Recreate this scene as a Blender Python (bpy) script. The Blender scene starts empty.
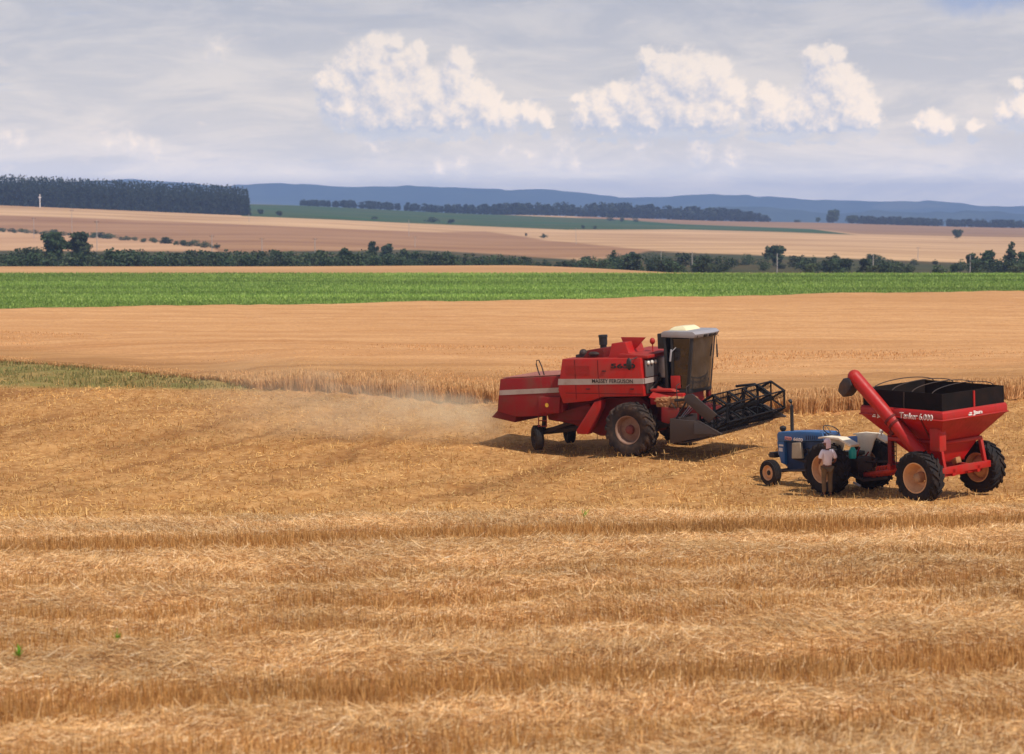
import bpy, bmesh, math, random
import numpy as np
from mathutils import Vector, Matrix, Euler

random.seed(7)
RNG = np.random.default_rng(11)
scene = bpy.context.scene
COL = scene.collection
R = math.radians
PI = math.pi

# ------------------------------------------------------------------ camera
FPX = 2310.0
PITCH = math.atan(162.0 / FPX)
CP, SP = math.cos(PITCH), math.sin(PITCH)


def proj(x, y, z):
    dep = y * CP - z * SP
    v = y * SP + z * CP
    return 512 + FPX * x / dep, 377 - FPX * v / dep


def slope_of(py):
    """downward slope z/y (negative below the horizon) seen at image row py"""
    return -math.tan(math.atan((py - 377) / FPX) + PITCH)


cam = bpy.data.cameras.new('camera')
cam.sensor_width = 36
cam.lens = FPX / 1024 * 36
cam.clip_start = 0.5
cam.clip_end = 40000
cam.dof.use_dof = True
cam.dof.focus_distance = 72
cam.dof.aperture_fstop = 1.8
camo = bpy.data.objects.new('camera', cam)
COL.objects.link(camo)
camo.rotation_euler = (PI / 2 - PITCH, 0, 0)
scene.camera = camo


# ------------------------------------------------------------------ noise
def vnoise(x, y, s, seed=0):
    """smooth value noise 0..1, cell size s"""
    x = np.asarray(x, float) / s + 1000.3
    y = np.asarray(y, float) / s + 1000.7
    xi = np.floor(x).astype(np.int64)
    yi = np.floor(y).astype(np.int64)
    fx = x - xi
    fy = y - yi
    fx = fx * fx * (3 - 2 * fx)
    fy = fy * fy * (3 - 2 * fy)

    def h(a, b):
        n = (a * 374761393 + b * 668265263 + seed * 1274126177) & 0x7fffffff
        n = ((n ^ (n >> 13)) * 1274126177) & 0x7fffffff
        n = n ^ (n >> 16)
        return (n & 0xffff) / 65535.0
    a = h(xi, yi) * (1 - fx) + h(xi + 1, yi) * fx
    b = h(xi, yi + 1) * (1 - fx) + h(xi + 1, yi + 1) * fx
    return a * (1 - fy) + b * fy


def sstep(a, b, x):
    t = np.clip((np.asarray(x, float) - a) / (b - a), 0, 1)
    return t * t * (3 - 2 * t)


# ------------------------------------------------------------------ terrain
KC = [-500, 0, 256, 512, 768, 1024, 1500]
KU = np.array([(c - 512) / FPX for c in KC])
near = [(0, -1.7), (10, -3.7), (18, -5.2), (26, -5.92), (34, -6.0), (41, -6.1), (47, -6.38), (55, -7.15), (60, -7.72), (65, -7.98), (70, -7.95), (78, -7.7),
        (84, -7.42), (90, -7.22), (100, -7.05), (110, -7.1), (150, -7.6), (210, -8.25), (262, -8.72), (345, -8.8)]
far = {400: [267, 267, 267, 266, 276, 277, 277], 480: [271, 271, 271, 271, 277, 279, 279],
       600: [269, 269, 268, 268, 272, 274, 274], 800: [258, 258, 256, 261, 261, 267, 267],
       900: [251, 251, 250, 257, 255, 263, 263], 1200: [236, 236, 236, 244, 245, 251, 251],
       1600: [203, 204.5, 216, 229, 233, 238, 239], 2000: [200, 201, 211, 223, 229, 234, 234],
       2500: [196, 197, 204.5, 215, 222, 228, 229], 2750: [196, 197, 204.5, 215, 222, 228.5, 229]}
KD = [d for d, z in near] + sorted(far) + [4200, 14000]
KZ = []
for j in range(len(KC)):
    lift_x = max(0.0, KU[j] - .05)
    col = [z + lift_x * d * .035 * max(0, 1 - abs(d - 72) / 30) for d, z in near]
    col += [slope_of(far[d][j]) * d for d in sorted(far)]
    col += [-60, -60]
    KZ.append(col)


def pchip(xk, yk, x):
    xk = np.array(xk, float)
    yk = np.array(yk, float)
    h = np.diff(xk)
    dl = np.diff(yk) / h
    m = np.zeros_like(yk)
    for i in range(1, len(xk) - 1):
        if dl[i - 1] * dl[i] > 0:
            w1, w2 = 2 * h[i] + h[i - 1], h[i] + 2 * h[i - 1]
            m[i] = (w1 + w2) / (w1 / dl[i - 1] + w2 / dl[i])
    m[0], m[-1] = dl[0], dl[-1]
    i = np.clip(np.searchsorted(xk, x) - 1, 0, len(h) - 1)
    t = (x - xk[i]) / h[i]
    return ((2 * t**3 - 3 * t**2 + 1) * yk[i] + (t**3 - 2 * t**2 + t) * h[i] * m[i]
            + (-2 * t**3 + 3 * t**2) * yk[i + 1] + (t**3 - t**2) * h[i] * m[i + 1])


GD = np.concatenate([np.linspace(0, 400, 800, endpoint=False), np.geomspace(400, 14000, 900)])
GZ = np.array([pchip(KD, c, GD) for c in KZ])


def smooth_z(x, y):
    x = np.asarray(x, float)
    y = np.asarray(y, float)
    yy = np.maximum(y, 0.5)
    u = np.clip(x / yy, KU[0], KU[-1])
    i = np.clip(np.searchsorted(KU, u) - 1, 0, len(KU) - 2)
    t = (u - KU[i]) / (KU[i + 1] - KU[i])
    t = t * t * (3 - 2 * t) * 0.6 + t * 0.4
    out = np.zeros_like(u)
    for k in range(len(KU) - 1):
        m = i == k
        if np.any(m):
            a = np.interp(yy[m] if yy.ndim else yy, GD, GZ[k])
            b = np.interp(yy[m] if yy.ndim else yy, GD, GZ[k + 1])
            out[m] = a * (1 - t[m]) + b * t[m]
    # a shallow hollow left of and under the combine
    return out - .26 * sstep(0, 1, (.056 - u) / .036) * np.maximum(0, 1 - np.abs(yy - 76) / 26)


def roww(x, y):
    return y - (.26 + .07 * sstep(37, 43, y)) * x


def midw(x, y):
    return y - .17 * x - 49.0


BANDS = [(24.9, .7, .7), (28.5, 1.0, 1.1), (33.2, .6, .6), (35.2, .6, .75), (38.0, .6, .65), (43.7, .95, 1.8)]


def stub_band(x, y):
    w = roww(x, y) + (vnoise(x * .4, y, 5, 3) - .5) * .35
    s = np.zeros_like(w)
    for c, hw, a in BANDS:
        s = np.maximum(s, a * np.exp(-((w - c) / hw)**2))
    return s




# trampled, level ground where the machines stand
FLAT = [(5.0, 75.5, 4.5), (2.0, 78, 3.5), (9.6, 66.5, 3.0), (12.4, 64.5, 3.2), (8.9, 64.4, 2.5)]


def micro(x, y):
    w = midw(x, y)
    fg = 1 - sstep(-1, 1, w)
    mid = sstep(-.5, 2, w) * (1 - sstep(95, 125, y))
    band = stub_band(x, y)
    a = fg * ((vnoise(x * .5, y, 1.3, 1) - .5) * .15 + (vnoise(x * .6, y, .5, 2) - .5) * .11 + (1 - np.clip(band, 0, 1)) * .12)
    b = mid * ((vnoise(x, y, 1.1, 5) - .5) * .20 + (vnoise(x, y, .45, 6) - .5) * .14 + (vnoise((x - .42 * y), y * .08, 1.3, 8) - .5) * .16)
    for (vx, vy, vr) in FLAT:
        b = b * (1 - .85 * np.exp(-(((x - vx)**2 + (y - vy)**2) / vr**2)**2))
    return (a + b) * sstep(15, 22, y)


def ground_z(x, y):
    x = np.atleast_1d(np.asarray(x, float))
    y = np.atleast_1d(np.asarray(y, float))
    return smooth_z(x, y) + micro(x, y)


def gz(x, y):
    return float(smooth_z(np.array([x]), np.array([y]))[0])


def at(px, d, dz=0.0):
    """point on the ground at distance d that lies in image column px"""
    x = (px - 512) / FPX * d
    for _ in range(6):
        z = gz(x, d) + dz
        dep = d * CP - z * SP
        x = (px - 512) / FPX * dep
    return Vector((x, d, gz(x, d)))


def hit(px, py, d0=18, d1=3000):
    """first ground point seen in pixel px, py"""
    ys = np.concatenate([np.linspace(d0, 140, 2500), np.geomspace(140, d1, 2500)])
    a = (px - 512) / FPX
    b = (377 - py) / FPX
    dirv = np.array([a, CP + b * SP, -SP + b * CP])
    xs = ys * dirv[0] / dirv[1]
    zs = ys * dirv[2] / dirv[1]
    g = smooth_z(xs, ys)
    k = np.argmax(zs < g)
    return Vector((xs[k], ys[k], g[k]))


# ------------------------------------------------------------------ materials
def lin(c):
    c = c / 255.0
    return c / 12.92 if c <= .04045 else ((c + .055) / 1.055)**2.4


def C(r, g, b, k=1.0):
    return (lin(r) * k, lin(g) * k, lin(b) * k, 1.0)


class NT:
    def __init__(self, tree):
        self.t = tree

    def n(self, kind, **kw):
        nd = self.t.nodes.new(kind)
        for k, v in kw.items():
            if k.startswith('i_'):
                key = k[2:]
                key = int(key) if key.isdigit() else key.replace('_', ' ')
                self.put(nd, key, v)
            else:
                setattr(nd, k, v)
        return nd

    def put(self, nd, key, v):
        s = nd.inputs[key]
        if isinstance(v, bpy.types.NodeSocket):
            self.t.links.new(v, s)
        else:
            s.default_value = v

    def math(self, op, a, b=None, c=None, clamp=False):
        nd = self.t.nodes.new('ShaderNodeMath')
        nd.operation = op
        nd.use_clamp = clamp
        self.put(nd, 0, a)
        if b is not None:
            self.put(nd, 1, b)
        if c is not None:
            self.put(nd, 2, c)
        return nd.outputs[0]

    def vmath(self, op, a, b=None, out=0):
        nd = self.t.nodes.new('ShaderNodeVectorMath')
        nd.operation = op
        self.put(nd, 0, a)
        if b is not None:
            if op == 'SCALE':
                self.put(nd, 3, b)
            else:
                self.put(nd, 1, b)
        return nd.outputs[out]

    def mix(self, f, a, b, blend='MIX'):
        nd = self.t.nodes.new('ShaderNodeMix')
        nd.data_type = 'RGBA'
        nd.blend_type = blend
        nd.clamp_factor = True
        self.put(nd, 0, f)
        self.put(nd, 6, a)
        self.put(nd, 7, b)
        return nd.outputs[2]

    def ramp(self, v, a, b, lo=0.0, hi=1.0, smooth=True):
        nd = self.t.nodes.new('ShaderNodeMapRange')
        nd.interpolation_type = 'SMOOTHSTEP' if smooth else 'LINEAR'
        self.put(nd, 0, v)
        self.put(nd, 1, a)
        self.put(nd, 2, b)
        self.put(nd, 3, lo)
        self.put(nd, 4, hi)
        return nd.outputs[0]

    def noise(self, vec, scale, detail=4, rough=.55, dist=0.0, out=0):
        nd = self.t.nodes.new('ShaderNodeTexNoise')
        if vec is not None:
            self.put(nd, 'Vector', vec)
        self.put(nd, 'Scale', scale)
        self.put(nd, 'Detail', detail)
        self.put(nd, 'Roughness', rough)
        self.put(nd, 'Distortion', dist)
        return nd.outputs[out]

    def link(self, a, b):
        self.t.links.new(a, b)


def new_mat(name):
    m = bpy.data.materials.new(name)
    m.use_nodes = True
    nt = NT(m.node_tree)
    b = m.node_tree.nodes['Principled BSDF']
    return m, nt, b


def simple(name, c, rough=.5, metal=0.0, spec=.5, dirt=None, dirt_amt=.5, dscale=2.0, c2=None, coat=0.0, streak=False):
    """painted / plain surface with blotchy wear or dust of its own"""
    m, nt, b = new_mat(name)
    tc = nt.n('ShaderNodeTexCoord').outputs['Object']
    base = c
    col = base
    n1 = nt.noise(tc, dscale, 6, .65)
    if c2 is not None:
        n2 = nt.noise(tc, dscale * 3.1, 4, .6)
        col = nt.mix(nt.ramp(n2, .35, .7), c, c2)
    if dirt is not None:
        f = nt.ramp(n1, .38, .72, 0.0, dirt_amt)
        n3 = nt.noise(tc, dscale * 9, 3, .6)
        f = nt.math('MULTIPLY', f, nt.ramp(n3, .2, .7, .45, 1.0))
        if streak:   # rain-washed runs and worn patches of dust on sheet metal
            rn = nt.noise(nt.vmath('MULTIPLY', tc, (9, 9, .7)), 1.0, 4, .6)
            f = nt.math('ADD', f, nt.ramp(rn, .52, .78, 0, .45), clamp=True)
            sp = nt.noise(tc, 14.0, 5, .7)
            f = nt.math('ADD', f, nt.ramp(sp, .58, .76, 0, .4), clamp=True)
            up = nt.n('ShaderNodeSeparateXYZ', i_0=nt.n('ShaderNodeNewGeometry').outputs['Normal']).outputs[2]
            f = nt.math('ADD', f, nt.ramp(up, .55, .95, 0, .30), clamp=True)   # chaff settles on what faces up
        col = nt.mix(f, col, dirt)
        rr = nt.math('ADD', rough, nt.math('MULTIPLY', f, .5), clamp=True)
        nt.link(rr, b.inputs['Roughness'])
    else:
        b.inputs['Roughness'].default_value = rough
    if isinstance(col, tuple):
        b.inputs['Base Color'].default_value = col
    else:
        nt.link(col, b.inputs['Base Color'])
    b.inputs['Metallic'].default_value = metal
    b.inputs['Specular IOR Level'].default_value = spec
    b.inputs['Coat Weight'].default_value = coat
    return m


DUST = C(150, 112, 80)
MAT = {}
MAT['red'] = simple('red_paint', C(178, 24, 18), .45, dirt=C(134, 72, 56), dirt_amt=.55, dscale=1.3, spec=.35, streak=True)
MAT['red_dusty'] = simple('dusty_red_paint', C(140, 20, 24), .55, dirt=C(112, 72, 56), dirt_amt=.75, dscale=1.1, spec=.3, streak=True)
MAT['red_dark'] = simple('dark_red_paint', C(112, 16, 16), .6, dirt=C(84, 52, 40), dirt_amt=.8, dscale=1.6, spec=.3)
MAT['red_bright'] = simple('bright_red_paint', C(174, 20, 14), .42, dirt=C(124, 58, 46), dirt_amt=.5, dscale=1.0, spec=.4, streak=True)
MAT['orange_red'] = simple('orange_red_paint', C(206, 58, 24), .5, dirt=C(120, 50, 36), dirt_amt=.6, dscale=3)
MAT['stripe'] = simple('pale_stripe_paint', C(172, 158, 150), .5, dirt=C(140, 108, 90), dirt_amt=.6)
MAT['black'] = simple('black_paint', C(26, 24, 26), .5, dirt=C(60, 50, 42), dirt_amt=.5)
MAT['reelblack'] = simple('reel_black_paint', C(16, 16, 20), .6, spec=.2, dirt=C(34, 30, 30), dirt_amt=.4)
MAT['lettering'] = simple('black_lettering', C(30, 24, 24), .6)
MAT['whitetext'] = simple('white_lettering', C(225, 215, 210), .6)
MAT['redtext'] = simple('red_white_lettering', C(226, 150, 140), .6)
MAT['tyre'] = simple('tyre_rubber', C(34, 31, 32), .85, dirt=C(84, 66, 52), dirt_amt=.5, dscale=3, spec=.25)
MAT['tyre_dusty'] = simple('dusty_tyre_rubber', C(48, 42, 40), .9, dirt=C(108, 84, 66), dirt_amt=.7, dscale=3, spec=.2)
MAT['rim_beige'] = simple('beige_rim_paint', C(178, 138, 104), .55, dirt=C(130, 92, 64), dirt_amt=.6, dscale=4)
MAT['rim_cream'] = simple('cream_rim_paint', C(226, 176, 128), .5, dirt=C(176, 110, 66), dirt_amt=.5, dscale=4)
MAT['rim_grey'] = simple('dusty_grey_rim_paint', C(142, 112, 94), .7, dirt=C(112, 74, 58), dirt_amt=.7, dscale=4)
MAT['hub_red'] = simple('hub_red_paint', C(128, 52, 44), .6, dirt=C(120, 84, 68), dirt_amt=.7, dscale=6)
MAT['chassis'] = simple('greasy_chassis', C(44, 32, 30), .6, dirt=C(84, 62, 46), dirt_amt=.7, dscale=3)
MAT['grey'] = simple('dark_grey_steel', C(64, 55, 52), .5, metal=.2, dirt=C(88, 70, 58), dirt_amt=.7, dscale=2.2)
MAT['grey_light'] = simple('light_grey_paint', C(150, 147, 152), .45, dirt=C(150, 132, 118), dirt_amt=.5)
MAT['grey_panel'] = simple('grey_sheet_panel', C(118, 112, 112), .4, metal=.3, dirt=C(120, 96, 80), dirt_amt=.5)
MAT['silver'] = simple('bright_sheet_steel', C(170, 168, 172), .35, metal=.7, dirt=C(130, 110, 96), dirt_amt=.5)
MAT['cream'] = simple('cream_plastic', C(232, 220, 178), .45, dirt=C(190, 168, 130), dirt_amt=.4)
MAT['white'] = simple('cream_white_paint', C(242, 226, 200), .45, dirt=C(196, 162, 128), dirt_amt=.4, dscale=2.5)
MAT['blue'] = simple('blue_paint', C(34, 98, 160), .42, dirt=C(92, 98, 108), dirt_amt=.5, dscale=2.5, spec=.45, streak=True)
MAT['blue_dark'] = simple('dark_blue_paint', C(20, 54, 98), .5, dirt=C(56, 58, 62), dirt_amt=.6, dscale=3)
MAT['tan_panel'] = simple('tan_tank_paint', C(186, 172, 146), .5, dirt=C(150, 120, 92), dirt_amt=.6, dscale=4)
MAT['board'] = simple('black_boards', C(20, 16, 15), .8, dirt=C(52, 38, 32), dirt_amt=.6, dscale=2, spec=.15)
MAT['straw_dirt'] = simple('chaff_covered_sheet', C(168, 118, 76), .9, dirt=C(112, 70, 44), dirt_amt=.9, dscale=7)
MAT['grain'] = simple('grain', C(196, 150, 92), .9, dirt=C(166, 116, 66), dirt_amt=.8, dscale=9)
MAT['skin'] = simple('skin', C(122, 74, 52), .55)
MAT['shirt'] = simple('pale_shirt', C(250, 240, 246), .9, dirt=C(236, 220, 224), dirt_amt=.5, dscale=5)
MAT['trousers'] = simple('olive_trousers', C(122, 100, 72), .9, dirt=C(92, 72, 54), dirt_amt=.6, dscale=6)
MAT['cap'] = simple('pale_pink_cap', C(242, 216, 222), .85)
MAT['shoe'] = simple('dark_shoe', C(58, 40, 32), .8)
MAT['hair'] = simple('dark_hair', C(28, 20, 18), .7)
MAT['blueshirt'] = simple('blue_grey_shirt', C(74, 88, 118), .9)
MAT['darkhat'] = simple('dark_hat', C(58, 50, 50), .85)
MAT['turquoise'] = simple('turquoise_plastic', C(50, 196, 190), .4)
MAT['seat_black'] = simple('black_vinyl', C(30, 28, 30), .5)
MAT['yellow'] = simple('yellow_sticker', C(226, 178, 60), .5)
MAT['lampglass'] = simple('lamp_glass', C(214, 206, 196), .15)
MAT['amber'] = simple('amber_lens', C(226, 120, 40), .25)
MAT['pole'] = simple('grey_concrete', C(170, 160, 152), .9)
MAT['bark'] = simple('bark', C(78, 60, 48), .9, c2=C(54, 42, 36), dscale=1.5)


def glass_mat(name, tint, gloss, dust=(150, 122, 100), dlo=.08, dhi=.38):
    m = bpy.data.materials.new(name)
    m.use_nodes = True
    t = m.node_tree
    t.nodes.clear()
    nt = NT(t)
    out = nt.n('ShaderNodeOutputMaterial')
    tr = nt.n('ShaderNodeBsdfTransparent', i_Color=tint)
    gl = nt.n('ShaderNodeBsdfGlossy', i_Color=(1, 1, 1, 1), i_Roughness=.06)
    df = nt.n('ShaderNodeBsdfDiffuse', i_Color=C(*dust))
    tc = nt.n('ShaderNodeTexCoord').outputs['Object']
    dn = nt.ramp(nt.noise(tc, 2.2, 5, .6), .35, .75, dlo, dhi)
    mx0 = nt.n('ShaderNodeMixShader', i_0=dn)
    nt.link(tr.outputs[0], mx0.inputs[1])
    nt.link(df.outputs[0], mx0.inputs[2])
    fr = nt.n('ShaderNodeFresnel', i_IOR=1.45)
    f = nt.math('ADD', nt.math('MULTIPLY', fr.outputs[0], .9), gloss, clamp=True)
    mx = nt.n('ShaderNodeMixShader', i_0=f)
    nt.link(mx0.outputs[0], mx.inputs[1])
    nt.link(gl.outputs[0], mx.inputs[2])
    nt.link(mx.outputs[0], out.inputs[0])
    return m


MAT['glass_side'] = glass_mat('dusty_side_glass', (.62, .63, .66, 1), .02, dlo=.01, dhi=.08)
MAT['glass_front'] = glass_mat('dusty_windscreen_glass', (.30, .31, .33, 1), .06, (108, 98, 92), .14, .4)
MAT['glass_opp'] = glass_mat('opposite_side_glass', (.34, .35, .38, 1), .02, dlo=.01, dhi=.06)
MAT['glass_far'] = glass_mat('dark_far_glass', (.07, .07, .08, 1), .02, (60, 52, 48), .05, .3)


def attr_mat(name, rough=.7, transl=.0, spec=.25, tint=(1, 1, 1, 1)):
    """surface coloured by each strand's own colour"""
    m, nt, b = new_mat(name)
    a = nt.n('ShaderNodeAttribute', attribute_name='Col')
    col = a.outputs['Color']
    nt.link(col, b.inputs['Base Color'])
    b.inputs['Roughness'].default_value = rough
    b.inputs['Specular IOR Level'].default_value = spec
    if transl > 0:
        tr = nt.n('ShaderNodeBsdfTranslucent')
        nt.link(col, tr.inputs['Color'])
        mx = nt.n('ShaderNodeMixShader', i_0=transl)
        nt.link(b.outputs[0], mx.inputs[1])
        nt.link(tr.outputs[0], mx.inputs[2])
        nt.link(mx.outputs[0], m.node_tree.nodes['Material Output'].inputs[0])
    return m


MAT['strand'] = attr_mat('straw_strands', .62, .22, .3)
MAT['leafy'] = attr_mat('leaf_blades', .6, .3, .3)


def leaf_mat(name, c1, c2, c3):
    m, nt, b = new_mat(name)
    g = nt.n('ShaderNodeNewGeometry')
    oi = nt.n('ShaderNodeObjectInfo')
    r = g.outputs['Random Per Island']
    col = nt.mix(nt.ramp(r, 0, .7, smooth=False), c1, c2)
    col = nt.mix(nt.ramp(r, .75, 1.0, smooth=False), col, c3)
    hs = nt.n('ShaderNodeHueSaturation')
    nt.link(col, hs.inputs['Color'])
    nt.link(nt.ramp(oi.outputs['Random'], 0, 1, .7, 1.3, False), hs.inputs['Value'])
    nt.link(nt.ramp(oi.outputs['Random'], 0, 1, .485, .515, False), hs.inputs['Hue'])
    nt.link(hs.outputs[0], b.inputs['Base Color'])
    b.inputs['Roughness'].default_value = .65
    b.inputs['Specular IOR Level'].default_value = .25
    tr = nt.n('ShaderNodeBsdfTranslucent')
    nt.link(hs.outputs[0], tr.inputs['Color'])
    mx = nt.n('ShaderNodeMixShader', i_0=.2)
    nt.link(b.outputs[0], mx.inputs[1])
    nt.link(tr.outputs[0], mx.inputs[2])
    nt.link(mx.outputs[0], m.node_tree.nodes['Material Output'].inputs[0])
    return m


MAT['leaf'] = leaf_mat('dark_leaves', (.028, .050, .020, 1), (.050, .078, .028, 1), (.092, .115, .044, 1))
MAT['scrubleaf'] = leaf_mat('scrub_leaves', (.045, .070, .026, 1), (.074, .098, .036, 1), (.115, .122, .055, 1))
MAT['pineleaf'] = leaf_mat('pine_needles', (.013, .024, .018, 1), (.022, .036, .025, 1), (.036, .050, .032, 1))


# ------------------------------------------------------------------ object helpers
def tag(o, label=None, cat=None, group=None, kind=None):
    if label:
        o['label'] = label
    if cat:
        o['category'] = cat
    if group:
        o['group'] = group
    if kind:
        o['kind'] = kind
    return o


def thing(name, label, cat, loc=(0, 0, 0), rotz=0.0, group=None):
    o = bpy.data.objects.new(name, None)
    o.empty_display_size = .2
    COL.objects.link(o)
    o.location = loc
    o.rotation_euler = (0, 0, rotz)
    return tag(o, label, cat, group)


def np_mesh(name, V, F, mats=None, col=None, smooth=False):
    """V (n,3), F (m,k) constant k -> mesh"""
    me = bpy.data.meshes.new(name)
    V = np.ascontiguousarray(V, np.float32)
    F = np.ascontiguousarray(F, np.int32)
    m, k = F.shape
    me.vertices.add(len(V))
    me.vertices.foreach_set('co', V.ravel())
    me.loops.add(m * k)
    me.loops.foreach_set('vertex_index', F.ravel())
    me.polygons.add(m)
    me.polygons.foreach_set('loop_start', np.arange(0, m * k, k, dtype=np.int32))
    me.polygons.foreach_set('loop_total', np.full(m, k, np.int32))
    if smooth:
        me.polygons.foreach_set('use_smooth', np.ones(m, bool))
    if col is not None:
        a = me.attributes.new('Col', 'FLOAT_COLOR', 'POINT')
        cc = np.ones((len(V), 4), np.float32)
        cc[:, :3] = col
        a.data.foreach_set('color', cc.ravel())
    me.update(calc_edges=True)
    for mt in (mats or []):
        me.materials.append(mt)
    return me


def link(name, me, parent=None):
    o = bpy.data.objects.new(name, me)
    COL.objects.link(o)
    if parent:
        o.parent = parent
    return o


class MB:
    """mesh builder in local coordinates"""

    def __init__(self):
        self.v = []
        self.f = []

    def add(self, vs, fs):
        o = len(self.v)
        self.v += [tuple(p) for p in vs]
        self.f += [tuple(o + i for i in f) for f in fs]
        return self

    def box(self, c, s, rot=None):
        x, y, z = s[0] / 2, s[1] / 2, s[2] / 2
        vs = [Vector(p) for p in ((-x, -y, -z), (x, -y, -z), (x, y, -z), (-x, y, -z), (-x, -y, z), (x, -y, z), (x, y, z), (-x, y, z))]
        if rot:
            m = Euler(rot).to_matrix()
            vs = [m @ p for p in vs]
        vs = [p + Vector(c) for p in vs]
        return self.add(vs, [(0, 3, 2, 1), (4, 5, 6, 7), (0, 1, 5, 4), (1, 2, 6, 5), (2, 3, 7, 6), (3, 0, 4, 7)])

    def box2(self, a, b):
        return self.box([(a[i] + b[i]) / 2 for i in range(3)], [abs(b[i] - a[i]) for i in range(3)])

    def prism(self, poly, y0, y1, axis='y', inset=None):
        """polygon in (x,z) [axis y], extruded between y0 and y1"""
        n = len(poly)

        def P(p, t):
            if axis == 'y':
                return (p[0], t, p[1])
            if axis == 'x':
                return (t, p[0], p[1])
            return (p[0], p[1], t)
        ar = sum(poly[i][0] * poly[(i + 1) % n][1] - poly[(i + 1) % n][0] * poly[i][1] for i in range(n))
        if (ar < 0) == (axis != 'y'):
            poly = poly[::-1]
        if y0 > y1:
            y0, y1 = y1, y0
        vs = [P(p, y0) for p in poly] + [P(p, y1) for p in poly]
        fs = [tuple(range(n))[::-1], tuple(range(n, 2 * n))]
        for i in range(n):
            j = (i + 1) % n
            fs.append((i, j, n + j, n + i))
        if axis == 'y':
            fs = [f for f in fs]
        return self.add(vs, fs)

    def loft(self, rings, caps=True):
        n = len(rings[0])
        vs = [p for r in rings for p in r]
        fs = []
        for k in range(len(rings) - 1):
            for i in range(n):
                j = (i + 1) % n
                fs.append((k * n + i, k * n + j, (k + 1) * n + j, (k + 1) * n + i))
        if caps:
            fs.append(tuple(range(n))[::-1])
            fs.append(tuple(range((len(rings) - 1) * n, len(rings) * n)))
        return self.add(vs, fs)

    def tube(self, pts, r, n=8, r_end=None):
        pts = [Vector(p) for p in pts]
        rings = []
        up = Vector((0, 0, 1))
        for i, p in enumerate(pts):
            d = (pts[min(i + 1, len(pts) - 1)] - pts[max(i - 1, 0)]).normalized()
            u = up if abs(d.dot(up)) < .95 else Vector((1, 0, 0))
            a = d.cross(u).normalized()
            b = a.cross(d).normalized()
            rr = r if r_end is None else r + (r_end - r) * i / (len(pts) - 1)
            rings.append([p + a * (rr * math.cos(2 * PI * k / n)) + b * (rr * math.sin(2 * PI * k / n)) for k in range(n)])
        return self.loft([list(reversed(q)) for q in rings])

    def lathe(self, prof, n=32, c=(0, 0, 0), axis='y', closed=False):
        """profile of (along-axis, radius)"""
        rings = []
        for a, r in prof:
            ring = []
            for k in range(n):
                t = 2 * PI * k / n
                if axis == 'y':
                    ring.append((c[0] + r * math.sin(t), c[1] + a, c[2] + r * math.cos(t)))
                elif axis == 'x':
                    ring.append((c[0] + a, c[1] + r * math.cos(t), c[2] + r * math.sin(t)))
                else:
                    ring.append((c[0] + r * math.cos(t), c[1] + r * math.sin(t), c[2] + a))
            rings.append(ring)
        return self.loft(rings, caps=not closed)

    def ball(self, c, r, nu=16, nv=10, rot=None):
        if not hasattr(r, '__len__'):
            r = (r, r, r)
        rings = []
        m = Euler(rot).to_matrix() if rot else Matrix.Identity(3)
        for i in range(nv + 1):
            ph = -PI / 2 + PI * i / nv
            rr = max(math.cos(ph), .001)
            rings.append([Vector(c) + m @ Vector((r[0] * rr * math.cos(2 * PI * k / nu), r[1] * rr * math.sin(2 * PI * k / nu), r[2] * math.sin(ph))) for k in range(nu)])
        return self.loft(rings)

    def xform(self, m):
        self.v = [tuple(m @ Vector(p)) for p in self.v]
        return self

    def build(self, name, mat, parent=None, loc=(0, 0, 0), rot=(0, 0, 0), smooth=True, bevel=0.0, ang=35):
        me = bpy.data.meshes.new(name)
        me.from_pydata(self.v, [], self.f)
        bm = bmesh.new()
        bm.from_mesh(me)
        bmesh.ops.recalc_face_normals(bm, faces=bm.faces)
        if bevel > 0:
            es = [e for e in bm.edges if len(e.link_faces) == 2 and e.calc_face_angle(0) > R(28)]
            bmesh.ops.bevel(bm, geom=es, offset=bevel, segments=2, affect='EDGES', profile=.6, clamp_overlap=True)
        bm.to_mesh(me)
        bm.free()
        if smooth:
            me.polygons.foreach_set('use_smooth', [True] * len(me.polygons))
            me.set_sharp_from_angle(angle=R(ang))
        me.materials.append(mat)
        o = link(name, me, parent)
        o.location = loc
        o.rotation_euler = rot
        return o


def copy_tree(o, parent=None):
    c = o.copy()
    COL.objects.link(c)
    if parent:
        c.parent = parent
    for ch in list(o.children):
        copy_tree(ch, c)
    return c


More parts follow.
